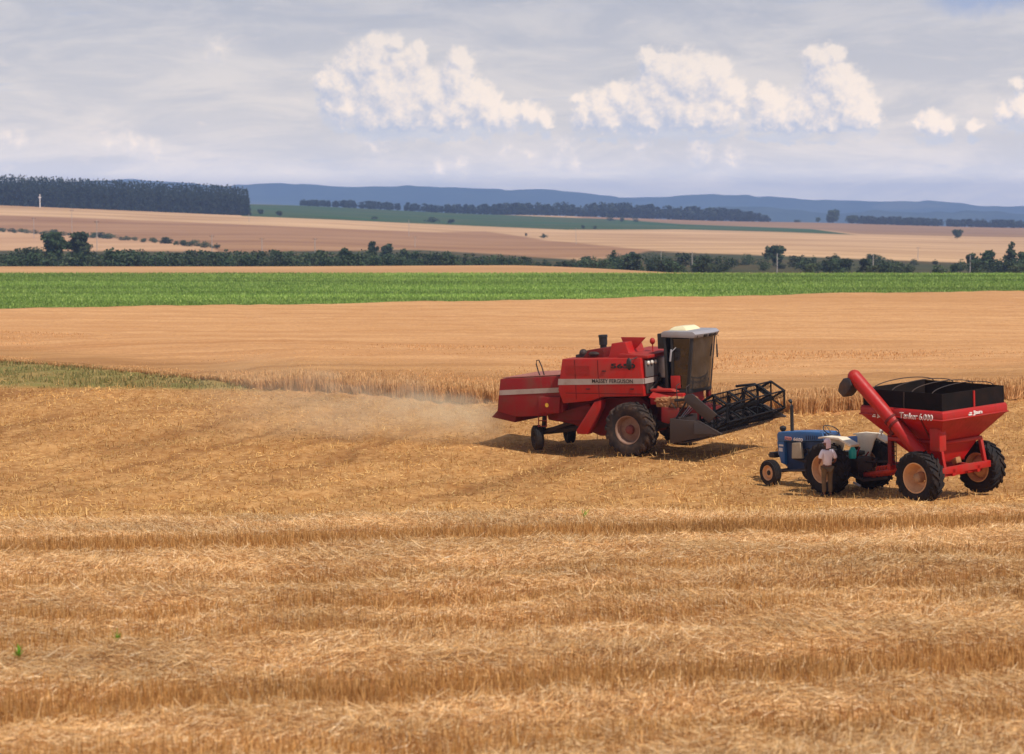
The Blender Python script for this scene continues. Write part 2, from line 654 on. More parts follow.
def text_part(name, s, org, xdir, updir, height, width, mat, parent, depth=.004, bold=.0):
    """flat raised lettering; org = lower left corner, in the parent's coordinates"""
    cu = bpy.data.curves.new(name, 'FONT')
    cu.body = s
    cu.size = 1.0
    cu.extrude = .02
    cu.offset = bold
    cu.resolution_u = 3
    tmp = bpy.data.objects.new('tmp_text', cu)
    COL.objects.link(tmp)
    bpy.context.view_layer.update()
    dg = bpy.context.evaluated_depsgraph_get()
    me = bpy.data.meshes.new_from_object(tmp.evaluated_get(dg))
    bpy.data.objects.remove(tmp)
    bpy.data.curves.remove(cu)
    n = len(me.vertices)
    co = np.zeros(n * 3, np.float32)
    me.vertices.foreach_get('co', co)
    co = co.reshape(-1, 3)
    lo, hi = co.min(0), co.max(0)
    sx = width / (hi[0] - lo[0])
    sy = height / (hi[1] - lo[1])
    X = Vector(xdir).normalized()
    U = Vector(updir).normalized()
    N = X.cross(U).normalized()
    O = Vector(org)
    a = (co[:, 0] - lo[0]) * sx
    b = (co[:, 1] - lo[1]) * sy
    c = (co[:, 2] - lo[2]) / max(hi[2] - lo[2], 1e-6) * depth
    P = np.outer(a, X) + np.outer(b, U) + np.outer(c, N) + np.array(O)
    me.vertices.foreach_set('co', P.astype(np.float32).ravel())
    me.materials.clear()
    me.materials.append(mat)
    me.update()
    me.name = name
    return link(name, me, parent)


# ------------------------------------------------------------------ ground sheet
ds = [1.0]
while ds[-1] < 13500:
    d = ds[-1]
    step = .9 if d < 20 else max(.16, d * .0062) if d < 130 else d * .0085 if d < 3200 else d * .04
    ds.append(d + step)
ds = np.array(ds)
us = np.concatenate([[-.9, -.6, -.42], np.linspace(-.32, .32, 420), [.42, .6, .9]])
DD, UU = np.meshgrid(ds, us, indexing='ij')
X = (DD * UU).ravel()
Y = DD.ravel()
Z = ground_z(X, Y)
nr, nc = DD.shape
idx = np.arange(nr * nc).reshape(nr, nc)
F = np.stack([idx[:-1, :-1], idx[:-1, 1:], idx[1:, 1:], idx[1:, :-1]], -1).reshape(-1, 4)
PX, PY = proj(X, Y, Z)


def L(px, pts):
    return np.interp(px, [p[0] for p in pts], [p[1] for p in pts])


wob = (vnoise(X, Y, 40, 21) - .5) * 2.0 + (vnoise(X, Y, 12, 22) - .5) * 1.2
WEED_T = [(-400, 359), (0, 361), (100, 368), (215, 380), (252, 388)]
WEED_B = [(-400, 387), (0, 387), (215, 389), (252, 390)]
EDGE = [(-400, 360), (0, 362), (100, 370), (215, 381), (250, 389), (330, 393), (400, 398), (480, 404), (560, 408), (700, 412), (800, 415), (860, 411), (930, 407),
        (1007, 399), (1100, 396), (1500, 392)]
GREEN_N = [(-400, 314), (0, 308), (256, 304), (512, 299), (768, 294), (1024, 290), (1400, 286)]
SCRUB_T = [(-400, 251), (0, 251), (256, 252), (420, 250), (520, 256), (590, 261), (650, 251), (680, 252), (780, 256), (860, 259), (966, 263), (1030, 266), (1500, 268)]
FG_T = [(-300, 190), (240, 204), (340, 206), (506, 215), (626, 220), (680, 224), (812, 229), (860, 235.5), (1400, 250)]
FG_B = [(-300, 150), (238, 150), (241, 216), (340, 220), (473, 226), (566, 229.7), (680, 229.5), (780, 232), (860, 235), (1400, 240)]
BR_T = [(-300, 213), (0, 215), (170, 221), (340, 229), (440, 232), (486, 231.5), (546, 240), (660, 251), (700, 258), (1400, 290)]
PALE_T = [(-400, 228), (0, 230.5), (60, 234), (150, 241), (215, 248.5), (230, 262)]
RED_B = [(560, 214), (600, 221), (680, 225), (812, 229), (880, 236), (1024, 238), (1500, 240)]
# distance of the standing wheat's front edge for every image column
ecols = np.arange(-400, 1501, 20)
edist = np.array([hit(c, L(c, EDGE)).y for c in ecols])
gcols = np.arange(-400, 1501, 50)


def canopy_hit(px, py, h):
    """distance where a sheet h above the ground is seen at px, py"""
    ysx = np.linspace(90, 420, 3000)
    a = (px - 512) / FPX
    b = (377 - py) / FPX
    dv = np.array([a, CP + b * SP, -SP + b * CP])
    xs = ysx * dv[0] / dv[1]
    zs = ysx * dv[2] / dv[1]
    k = np.argmax(zs < smooth_z(xs, ysx) + h)
    return ysx[k]


WH = .56
gdist = np.array([canopy_hit(c, L(c, GREEN_N), WH) for c in gcols])
PXC = 512 + FPX * X / (Y * CP - Z * SP)
ED = np.interp(PXC, ecols, edist)
GD_ = np.interp(PXC, gcols, gdist)
far_ok = (Y - 860) * .02
att = {
    'mid': midw(X, Y) + (vnoise(X, Y, 1.2, 4) - .5) * 1.0,
    'wheat': (Y - ED),
    'weed': np.minimum(np.minimum(PY - L(PX, WEED_T), L(PX, WEED_B) - PY), np.minimum(150 - Y, Y - 84)),
    'green': np.minimum(Y - GD_, 347 + wob * 1.5 - Y) / 2.0,
    'strip': np.minimum(Y - 347 - wob * 1.5, 520 - Y) / 2.0,
    'scrub': np.minimum(PY + wob * .6 - L(PX, SCRUB_T), np.minimum((Y - 520) * .2, (1100 - Y) * .05)),
    'pale': np.minimum(np.minimum(PY - L(PX, PALE_T), (Y - 640) * .05), (222 - PX) * .1),
    'brown': np.minimum(PY + wob * .4 - L(PX, BR_T), far_ok),
    'farg': np.minimum(np.minimum(PY - L(PX, FG_T), L(PX, FG_B) - PY), (Y - 1250) * .02),
    'redf': np.minimum(np.minimum(L(PX, RED_B) - PY, (Y - 1650) * .02), (PX - 560) * .1),
}
gm = np_mesh('ground', np.stack([X, Y, Z], -1), F, smooth=True)
for k, a in att.items():
    at_ = gm.attributes.new('f_' + k, 'FLOAT', 'POINT')
    at_.data.foreach_set('value', np.clip(a, -50, 50).astype(np.float32))

m, nt, b = new_mat('field_ground')
pos = nt.n('ShaderNodeNewGeometry').outputs['Position']


def A(k, w=.6):
    return nt.ramp(nt.n('ShaderNodeAttribute', attribute_name='f_' + k).outputs['Fac'], -w, w)


def scl(v):
    return nt.vmath('MULTIPLY', pos, v)


nfine = nt.noise(scl((3.0, 3.0, 3.0)), 1.0, 6, .65)
nmid = nt.noise(scl((.35, .35, .35)), 1.0, 5, .6)
nbig = nt.noise(scl((.012, .02, .02)), 1.0, 5, .6)
nrow = nt.noise(scl((.02, .35, .2)), 1.0, 4, .6)
nfar = nt.noise(scl((.004, .022, .01)), 1.0, 5, .65)
straw = nt.mix(nt.ramp(nfine, .3, .7), C(156, 108, 62), C(208, 158, 104))
straw = nt.mix(nt.ramp(nmid, .35, .7, 0, .5), straw, C(154, 102, 60))
mid = nt.mix(nt.ramp(nfine, .3, .72), C(168, 118, 66), C(212, 162, 104))
mid = nt.mix(nt.ramp(nmid, .4, .7, 0, .45), mid, C(138, 90, 46))
ntrk = nt.noise(nt.vmath('MULTIPLY', nt.vmath('ADD', pos, nt.vmath('MULTIPLY', nt.n('ShaderNodeCombineXYZ', i_0=nt.n('ShaderNodeSeparateXYZ', i_0=pos).outputs[1]).outputs[0], (-.42, 0, 0))), (.55, .045, 0)), 1.0, 4, .6)
mid = nt.mix(nt.ramp(ntrk, .52, .72, 0, .6), mid, C(116, 72, 36))
wheat = nt.mix(nt.ramp(nrow, .3, .7), C(194, 134, 86), C(214, 156, 106))
weed = nt.mix(nt.ramp(nmid, .35, .65), C(120, 120, 66), C(160, 136, 82))
green = nt.mix(nt.ramp(nmid, .3, .7), C(92, 124, 46), C(122, 150, 60))
strip = nt.mix(nt.ramp(nrow, .3, .7), C(186, 140, 96), C(204, 158, 112))
scrub = nt.mix(nt.ramp(nmid, .35, .65), C(48, 56, 34), C(76, 76, 46))
scrub = nt.mix(nt.ramp(nfar, .5, .72, 0, .45), scrub, C(112, 94, 60))
tan = nt.mix(nt.ramp(nfar, .32, .68), C(182, 142, 102), C(214, 174, 130))
brown = nt.mix(nt.ramp(nfar, .3, .7), C(146, 106, 74), C(176, 134, 96))
pale = nt.mix(nt.ramp(nfar, .3, .7), C(188, 144, 106), C(206, 164, 124))
farg = nt.mix(nt.ramp(nfar, .3, .7), C(36, 70, 36), C(52, 88, 44))
redf = nt.mix(nt.ramp(nfar, .3, .7), C(138, 104, 74), C(164, 128, 94))
mid_d = A('mid', .9)
col = nt.mix(mid_d, straw, mid)
col = nt.mix(A('wheat', 1.0), col, wheat)
col = nt.mix(A('weed', 2.5), col, weed)
col = nt.mix(A('green', .5), col, green)
col = nt.mix(A('strip', .5), col, strip)
yy = nt.n('ShaderNodeSeparateXYZ', i_0=pos).outputs[1]
col = nt.mix(nt.ramp(yy, 515, 525), col, tan)
col = nt.mix(A('brown', 1.0), col, brown)
col = nt.mix(A('pale', .8), col, pale)
col = nt.mix(A('redf', .8), col, redf)
col = nt.mix(A('farg', .5), col, farg)
col = nt.mix(A('scrub', 1.2), col, scrub)
col = nt.mix(nt.ramp(yy, 2850, 3050), col, C(52, 66, 40))
col = nt.mix(nt.ramp(nbig, .35, .65, 0, .22), col, C(128, 84, 48))
nt.link(col, b.inputs['Base Color'])
b.inputs['Roughness'].default_value = .95
b.inputs['Specular IOR Level'].default_value = .1
bp = nt.n('ShaderNodeBump', i_Strength=.7, i_Distance=.12)
nt.link(nfine, bp.inputs['Height'])
nt.link(bp.outputs[0], b.inputs['Normal'])
gm.materials.append(m)
tag(link('ground', gm), 'rolling farmland of cut stubble, standing wheat and green crops', 'ground', kind='structure')


# ------------------------------------------------------------------ strands (straw, stubble, wheat, grass, crop)
def ribbons(name, P, az, pitch, Ln, W, bend, roll, col, seg=2, tip=.35, mat='strand'):
    n = len(P)
    ca, sa, cpp, spp = np.cos(az), np.sin(az), np.cos(pitch), np.sin(pitch)
    a = np.stack([ca * cpp, sa * cpp, spp], -1)
    h = np.stack([-sa, ca, np.zeros(n)], -1)
    nn = np.cross(a, h)
    s = h * np.cos(roll)[:, None] + nn * np.sin(roll)[:, None]
    V = np.zeros((n, seg + 1, 2, 3), np.float32)
    for k in range(seg + 1):
        t = k / seg
        c = P + a * (Ln * t)[:, None]
        c[:, 2] -= bend * Ln * t * t
        w = W * (1 - (1 - tip) * t)
        V[:, k, 0] = c - s * (w / 2)[:, None]
        V[:, k, 1] = c + s * (w / 2)[:, None]
    base = (np.arange(n) * (seg + 1) * 2)[:, None]
    fs = []
    for k in range(seg):
        fs.append(base + np.array([2 * k, 2 * k + 1, 2 * k + 3, 2 * k + 2]))
    Fq = np.stack(fs, 1).reshape(-1, 4)
    cc = np.repeat(col.astype(np.float32), (seg + 1) * 2, axis=0)
    me = np_mesh(name, V.reshape(-1, 3), Fq, [MAT[mat]], cc)
    return link(name, me)


def sample_fan(n, d0, d1, u=.27):
    d = np.sqrt(RNG.uniform(d0 * d0, d1 * d1, n))
    uu = RNG.uniform(-u, u, n)
    return d * uu, d


def palette(n, cols, var=.18):
    cols = np.array([c[:3] for c in cols])
    k = RNG.integers(0, len(cols), n)
    k2 = RNG.integers(0, len(cols), n)
    t = RNG.random(n)[:, None]
    c = cols[k] * (1 - t) + cols[k2] * t
    return c * (1 + RNG.normal(0, var, n))[:, None].clip(.4, 1.7)


# lying straw of the foreground
n = 900000
x, y = sample_fan(n, 22, 53)
w = roww(x, y)
band = stub_band(x, y)
cl = vnoise(x, y, .8, 31) * .6 + vnoise(x, y, .3, 32) * .4
keep = (RNG.random(n) < np.clip((1.05 - band) * (.3 + cl * 1.1), .06, 1)) & (midw(x, y) < 1.0 * RNG.random(n) - .3)
x, y, cl, band = x[keep], y[keep], cl[keep], band[keep]
n = len(x)
z = ground_z(x, y) + RNG.random(n)**1.5 * (.03 + .16 * cl)
pitch = RNG.normal(.05, .26, n)
az = RNG.uniform(0, 2 * PI, n)
flow = .25 + (vnoise(x, y, 2.2, 36) - .5) * 3.2
az = np.where(RNG.random(n) < .7, RNG.normal(0, .45, n) + flow + PI * (RNG.random(n) < .5), az)
colr = palette(n, [C(232, 190, 132), C(212, 164, 104), C(248, 218, 170), C(184, 134, 76), C(222, 178, 118)], .2)
colr *= (.80 + .40 * vnoise(x * .5, y, 1.1, 33))[:, None]
bright = RNG.random(n) < .03
colr[bright] = np.array(C(240, 214, 176)[:3])
Lr = RNG.uniform(.06, .26, n)
long_ = RNG.random(n) < .05
Lr[long_] *= 1.5
W = RNG.uniform(.005, .013, n)
o = ribbons('straw', np.stack([x, y, z], -1), az, pitch, Lr, W, RNG.normal(.1, .22, n), RNG.uniform(-.9, .9, n), colr)
tag(o, 'loose pale straw lying in swaths over the foreground stubble', 'straw', kind='stuff')

# standing stubble of the foreground (sown rows)
n = 330000
x, y = sample_fan(n, 22, 52)
band = stub_band(x, y)
keep = (RNG.random(n) < np.clip(band * 1.0 + .07, 0, 1)) & (midw(x, y) < 0)
x, y, band = x[keep], y[keep], band[keep]
# snap to drill rows 0.17 m apart
w = roww(x, y)
wr = np.round(w / .17) * .17 + RNG.normal(0, .02, len(w))
y = y + (wr - w)
n = len(x)
z = ground_z(x, y) - .03
colr = palette(n, [C(184, 132, 70), C(200, 150, 88), C(160, 108, 52), C(216, 170, 108)], .18)
colr *= (.85 + .28 * vnoise(x, y, 2.1, 35))[:, None]
Lr = RNG.uniform(.14, .27, n) * (.75 + .3 * np.clip(band, 0, 1.6))
o = ribbons('stubble', np.stack([x, y, z], -1), RNG.uniform(0, 2 * PI, n), R(90) - np.abs(RNG.normal(0, .22, n)), Lr, RNG.uniform(.006, .013, n),
            RNG.normal(0, .06, n), RNG.uniform(-1.5, 1.5, n), colr, tip=.8)
tag(o, 'upright golden stubble standing in bands across the foreground', 'stubble', kind='stuff')

# chaff and short straw of the middle field
n = 420000
x, y = sample_fan(n, 47, 132, .30)
pxs = 512 + FPX * x / (y * CP - smooth_z(x, y) * SP)
ed = np.interp(pxs, ecols, edist)
cl = vnoise(x, y, 1.1, 41) * .55 + vnoise(x, y, .45, 42) * .45
dens = np.clip(.12 + 1.15 * cl, 0, 1) * np.interp(y, [45, 80, 130], [1, .85, .5])
_pp = proj(x, y, smooth_z(x, y))
inweed = (_pp[1] < L(_pp[0], WEED_B)) & (_pp[0] < 252)
keep = (RNG.random(n) < np.where(inweed, dens * .08, dens)) & (midw(x, y) > -.6 * RNG.random(n)) & (y < ed + .5)
x, y, cl = x[keep], y[keep], cl[keep]
n = len(x)
z = ground_z(x, y) + RNG.random(n) * .06
colr = palette(n, [C(220, 174, 106), C(204, 156, 88), C(230, 190, 124), C(180, 130, 68)], .13)
clump = vnoise(x, y, 2.4, 43) * .5 + vnoise((x - .42 * y) * 1.0, y * .07, 1.6, 44) * .5
colr *= (.52 + .86 * clump)[:, None]
up = RNG.random(n) < .2
pitch = np.where(up, RNG.normal(1.2, .25, n), RNG.normal(.1, .3, n))
o = ribbons('chaff', np.stack([x, y, z - .02], -1), RNG.uniform(0, 2 * PI, n), pitch, RNG.uniform(.06, .19, n), RNG.uniform(.014, .034, n),
            RNG.normal(.05, .15, n), RNG.uniform(-1, 1, n), colr, seg=1, tip=.5)
tag(o, 'golden chaff and short stubble over the harvested middle field', 'chaff', kind='stuff')

# standing wheat: canopy with a stalk wall along the cut edge
wd, wu = [], []
ucols = np.linspace(-.31, .31, 260)
rows = []
NRW = 200
for u in ucols:
    c = 512 + u * FPX
    e0 = float(np.interp(c, ecols, edist)) + .35
    e1 = float(np.interp(c, gcols, gdist))
    t = np.linspace(0, 1, NRW)**1.5
    rows.append(e0 + (e1 - e0) * t)
WD = np.array(rows)
WX = WD * ucols[:, None]
def wheat_h(c):
    return WH * np.interp(c, [200, 300], [.3, 1.0])


wz = smooth_z(WX.ravel(), WD.ravel()) + np.maximum(np.repeat(wheat_h(512 + ucols * FPX), NRW), WH * sstep(0, 25, (WD - WD[:, :1]).ravel()))
bump = (vnoise(WX.ravel(), WD.ravel(), 1.3, 51) - .5) * .12 + (vnoise(WX.ravel(), WD.ravel(), 9, 52) - .5) * .22
wz += bump - .06
V = np.stack([WX.ravel(), WD.ravel(), wz], -1)
ix = np.arange(len(ucols) * NRW).reshape(len(ucols), NRW)
F = np.stack([ix[:-1, :-1], ix[1:, :-1], ix[1:, 1:], ix[:-1, 1:]], -1).reshape(-1, 4)
sk = V[ix[:, 0]].copy()
sk[:, 2] -= WH + .25
so = len(V)
V = np.concatenate([V, sk])
fr = np.stack([so + np.arange(len(ucols) - 1), so + np.arange(1, len(ucols)), ix[1:, 0], ix[:-1, 0]], -1)
bk = V[ix[:, -1]].copy()
bk[:, 2] -= WH + .3
bo = len(V)
V = np.concatenate([V, bk])
bf = np.stack([ix[:-1, -1], ix[1:, -1], bo + np.arange(1, len(ucols)), bo + np.arange(len(ucols) - 1)], -1)
F = np.concatenate([F, fr, bf])
m, nt, b = new_mat('wheat_canopy')
pos = nt.n('ShaderNodeNewGeometry').outputs['Position']
n1 = nt.noise(nt.vmath('MULTIPLY', pos, (.05, .55, .5)), 1.0, 6, .65)
n2 = nt.noise(nt.vmath('MULTIPLY', pos, (.012, .03, .1)), 1.0, 5, .6)
n3 = nt.noise(nt.vmath('MULTIPLY', pos, (4, 4, 4)), 1.0, 3, .6)
c = nt.mix(nt.ramp(n1, .3, .7), C(196, 142, 92), C(220, 168, 116))
c = nt.mix(nt.ramp(n2, .4, .68, 0, .45), c, C(182, 128, 80))
n4 = nt.noise(nt.vmath('MULTIPLY', pos, (.02, .9, .5)), 1.0, 3, .6)
c = nt.mix(nt.ramp(n4, .56, .72, 0, .5), c, C(166, 112, 68))
c = nt.mix(nt.ramp(n3, .35, .7, 0, .38), c, C(164, 116, 72))
nt.link(c, b.inputs['Base Color'])
b.inputs['Roughness'].default_value = .95
b.inputs['Specular IOR Level'].default_value = .1
bp = nt.n('ShaderNodeBump', i_Strength=.8, i_Distance=.15)
nt.link(n3, bp.inputs['Height'])
nt.link(bp.outputs[0], b.inputs['Normal'])
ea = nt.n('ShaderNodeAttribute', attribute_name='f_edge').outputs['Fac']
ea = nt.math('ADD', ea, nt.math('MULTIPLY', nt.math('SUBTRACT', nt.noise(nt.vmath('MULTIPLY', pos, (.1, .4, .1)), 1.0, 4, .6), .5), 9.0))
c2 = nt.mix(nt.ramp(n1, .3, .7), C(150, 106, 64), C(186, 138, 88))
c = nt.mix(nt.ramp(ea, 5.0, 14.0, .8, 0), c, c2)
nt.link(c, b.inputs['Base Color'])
wm = np_mesh('wheat', V, F, [m], smooth=True)
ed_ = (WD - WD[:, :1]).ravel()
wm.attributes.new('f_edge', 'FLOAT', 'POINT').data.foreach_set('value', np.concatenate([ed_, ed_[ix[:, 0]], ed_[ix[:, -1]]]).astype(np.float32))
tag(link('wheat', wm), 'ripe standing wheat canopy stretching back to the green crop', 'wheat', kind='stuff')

# stalks at the edge and heads over the canopy
n = 90000
u = RNG.uniform(-.29, .29, n)
e0 = np.interp(512 + u * FPX, ecols, edist)
y = e0 + RNG.random(n)**1.6 * 2.6 + (vnoise(u * 900, u * 0, 3, 55) - .5) * .8
x = u * y
z = smooth_z(x, y)
hh = RNG.uniform(.45, .74, n) / WH * wheat_h(512 + u * FPX) * (.9 + .2 * vnoise(x, y, 2, 56))
P1 = np.stack([x, y, z], -1)
c1 = palette(n, [C(224, 178, 122), C(234, 192, 138), C(208, 160, 104), C(196, 148, 94)], .14)
n2_ = 42000
u2 = RNG.uniform(-.29, .29, n2_)
y2 = np.interp(512 + u2 * FPX, ecols, edist) + 28 * RNG.random(n2_)**1.5
k = (y2 > np.interp(512 + u2 * FPX, ecols, edist) + .6) & (y2 < np.interp(512 + u2 * FPX, gcols, gdist) - .5)
y2, u2 = y2[k], u2[k]
x2 = u2 * y2
P2 = np.stack([x2, y2, smooth_z(x2, y2) + np.maximum(wheat_h(512 + u2 * FPX), WH * sstep(0, 25, y2 - np.interp(512 + u2 * FPX, ecols, edist))) - .10], -1)
m2 = len(x2)
c2 = palette(m2, [C(216, 166, 110), C(226, 178, 124), C(200, 148, 94)], .08) * (.86 + .28 * vnoise(x2 * .12, y2, 1.2, 57))[:, None]
P = np.concatenate([P1, P2])
Lr = np.concatenate([hh, RNG.uniform(.06, .12, m2)])
Wd = np.concatenate([RNG.uniform(.012, .03, n), RNG.uniform(.02, .045, m2)])
N = n + m2
o = ribbons('wheat_stalks', P, RNG.uniform(0, 2 * PI, N), R(90) - np.abs(RNG.normal(0, .2, N)), Lr, Wd, RNG.normal(.05, .08, N), RNG.uniform(-1.5, 1.5, N),
            np.concatenate([c1, c2]), tip=1.0)
tag(o, 'ripe wheat stalks and ears along the uncut edge', 'wheat', kind='stuff')

# weedy strip on the left
n = 36000
u = RNG.uniform(-.31, -.11, n)
y = RNG.uniform(86, 130, n)
x = u * y
z = smooth_z(x, y)
px, py = proj(x, y, z)
tt = L(px, WEED_T)
bb = L(px, WEED_B)
k = (py > tt + 2 - 6 * RNG.random(n)**2) & (py < bb + 1 - 3 * RNG.random(n)) & (px < 250)
x, y, z = x[k], y[k], z[k]
n = len(x)
c = palette(n, [C(134, 126, 72), C(152, 138, 84), C(184, 154, 100), C(118, 114, 64)], .12)
pt = vnoise(x, y, 4, 61)[:, None]
c = c * (.75 + .5 * pt)
o = ribbons('weeds', np.stack([x, y, z], -1), RNG.uniform(0, 2 * PI, n), R(90) - np.abs(RNG.normal(0, .35, n)), RNG.uniform(.05, .20, n) * (.6 + .8 * vnoise(x, y, 3, 62)), RNG.uniform(.03, .07, n),
            RNG.normal(.1, .1, n), RNG.uniform(-1.5, 1.5, n), c, mat='leafy')
tag(o, 'strip of green weeds at the left margin of the wheat', 'weeds', kind='stuff')

# green crop
n = 230000
y = np.sqrt(RNG.uniform(190**2, 349**2, n))
u = RNG.uniform(-.29, .29, n)
k = (y > np.interp(512 + u * FPX, gcols, gdist) + (vnoise(u * 700, u * 0, 4, 66) - .3) * 3)
y, u = y[k], u[k]
y = np.round(y / .9) * .9 + RNG.normal(0, .12, len(y))
x = u * y
z = smooth_z(x, y)
n = len(x)
c = palette(n, [C(126, 152, 66), C(144, 168, 76), C(112, 138, 58), C(164, 182, 98)], .12)
c *= (.72 + .5 * vnoise(x * .12, y, 3, 63))[:, None] * (.8 + .4 * vnoise(x * .3, y, 9.0, 64))[:, None]
c *= (1 + .10 * np.sign(np.sin(y * 2 * PI / 24)) * (vnoise(x * .1, y, 20, 65) > .4))[:, None]
o = ribbons('green_crop', np.stack([x, y, z], -1), RNG.uniform(0, 2 * PI, n), R(90) - np.abs(RNG.normal(.3, .35, n)), RNG.uniform(.18, .40, n), RNG.uniform(.06, .14, n),
            RNG.normal(.25, .1, n), RNG.uniform(-1.5, 1.5, n), c, mat='leafy')
tag(o, 'bright green leafy crop in a band beyond the wheat', 'crop', kind='stuff')

# three green seedlings in the foreground
for (px, py, lab) in [(19, 668, 'small green seedling growing in the straw near the left edge'), (117, 655, 'tiny green seedling poking through the pale straw swath'),
                      (584, 527, 'small bright green weed on the crest of the stubble strip')]:
    p = hit(px, py)
    q = 16
    az = RNG.uniform(0, 2 * PI, q)
    o = ribbons('seedling', np.tile([0, 0, 0.02], (q, 1)), az, RNG.uniform(.8, 1.5, q), RNG.uniform(.12, .27, q), RNG.uniform(.018, .035, q), RNG.uniform(.1, .4, q),
                RNG.uniform(-.5, .5, q), palette(q, [C(110, 160, 40), C(140, 178, 60)], .1), mat='leafy')
    o.location = p + Vector((0, 0, float(micro(np.array([p.x]), np.array([p.y]))[0])+.03))
    tag(o, lab, 'plant')
#@@PART2
# ------------------------------------------------------------------ vehicles: shared pieces
class Frame:
    """a vehicle's own axes: X forward, Y to its left, Z up; reads measured points back from the camera's view onto planes of the vehicle"""

    def __init__(self, org, rz, roll=0.0, pitch=0.0):
        self.o = Vector(org)
        self.rot = (roll, pitch, rz)
        self.inv = Euler(self.rot).to_matrix().inverted()

    def _ray(self, px, py):
        d = Vector(((px - 512) / FPX, CP + (377 - py) / FPX * SP, -SP + (377 - py) / FPX * CP))
        return self.inv @ (-self.o), self.inv @ d

    def y(self, px, py, Y):
        o, d = self._ray(px, py)
        t = (Y - o.y) / d.y
        p = o + d * t
        return (p.x, p.z)

    def x(self, px, py, Xp):
        o, d = self._ray(px, py)
        p = o + d * ((Xp - o.x) / d.x)
        return (p.y, p.z)

    def poly(self, pts, Y):
        return [self.y(a, b, Y) for a, b in pts]


def wheel(parent, loc, Rw, W, rimR, side, mt, mr, mh, lugs=20, steer=0.0, lug_h=.05, ribbed=False, dish=.3):
    """wheel hub with tyre and rim; side=-1 shows its outer face towards -Y"""
    b = MB()
    b.lathe([(-.10 * W, .0), (-.10 * W, rimR * .36), (.30 * W * .9, rimR * .30), (.34 * W, rimR * .16), (.34 * W, 0)], 20)
    for k in range(8):
        t = 2 * PI * k / 8
        b.lathe([(.2 * W, 0), (.2 * W, .022), (.36 * W * .9, .022), (.36 * W * .9, 0)], 6, (rimR * .24 * math.cos(t), 0, rimR * .24 * math.sin(t)))
    h = b.build('wheel', mh, parent, loc, (0, 0, steer + (PI if side < 0 else 0)))
    s = Rw - rimR
    prof = [(-.40 * W, rimR * .97), (-.46 * W, rimR + .1 * s), (-.5 * W, rimR + .45 * s), (-.48 * W, rimR + .75 * s), (-.40 * W, Rw - lug_h * 1.2), (-.2 * W, Rw - lug_h * .9), (0, Rw - lug_h * .8)]
    prof = prof + [(-a, r) for a, r in prof[-2::-1]]
    b = MB()
    b.lathe(prof, 48, closed=True)
    if ribbed:
        for a in (-.3, -.1, .1, .3):
            b.lathe([((a - .06) * W, Rw - lug_h), ((a - .06) * W, Rw), ((a + .06) * W, Rw), ((a + .06) * W, Rw - lug_h)], 40, closed=True)
    else:
        for sg in (-1, 1):
            for i in range(lugs):
                t0 = 2 * PI * (i + (.5 if sg > 0 else 0)) / lugs
                rings = []
                for (a, r0, r1, dt, tw) in ((.02, Rw - lug_h * 1.3, Rw, 0, .20), (.28, Rw - lug_h * 1.4, Rw - .004, .17, .22), (.47, Rw - lug_h * 2.2, Rw - .02, .30, .25), (.525, Rw - lug_h * 3.4, Rw - lug_h * 1.9, .33, .22)):
                    hw = tw * 2 * PI / lugs
                    q = []
                    for (rr, tt) in ((r0, -hw), (r0, hw), (r1, hw * .7), (r1, -hw * .7)):
                        th = t0 + dt + tt
                        q.append((rr * math.sin(th), sg * a * W, rr * math.cos(th)))
                    rings.append(q)
                b.loft(rings)
    b.build('tyre', mt, h, ang=30)
    b = MB()
    b.lathe([(-.42 * W, rimR * .99), (-.44 * W, rimR * .93), (-.3 * W, rimR * .88), (-.2 * W, rimR * .8), (.02 * W, rimR * .78), ((.5 - dish) * W * .5, rimR * .55), ((.5 - dish) * W * .5, rimR * .33),
             ((.5 - dish) * W * .5 + .01, rimR * .33), ((.5 - dish) * W * .5 + .012, rimR * .56), (.10 * W, rimR * .80), (.2 * W, rimR * .82), (.30 * W, rimR * .90), (.44 * W, rimR * .93), (.45 * W, rimR * 1.0), (.40 * W, rimR * 1.0)], 40, closed=True)
    b.build('rim', mr, h, ang=40)
    return h


def quad_sheet(b, p, th=.02):
    """thin plate from a list of coplanar 3D points"""
    p = [Vector(q) for q in p]
    nrm = (p[1] - p[0]).cross(p[2] - p[0]).normalized() * th
    return b.loft([p, [q + nrm for q in p]])


# ------------------------------------------------------------------ combine harvester
CO = hit(658.5, 449.8)
CROT = R(-34.6)
FR = Frame(CO, CROT, R(2.4), R(-1.9))
combine = thing('combine_harvester', 'large red combine harvester with raised black reel header blowing dust behind it', 'combine harvester', CO, CROT)
combine.rotation_euler = FR.rot
S = FR.poly
YS = -1.45
b = MB().prism(S([(562, 359), (640, 358), (644, 396.5), (602, 397), (590, 401), (563, 403.5), (558, 390)], YS), YS, 1.45)
body = b.build('body', MAT['red'], combine, bevel=.035)
xf, zf = FR.y(643.5, 380, YS)
xr = FR.y(560, 380, YS)[0]
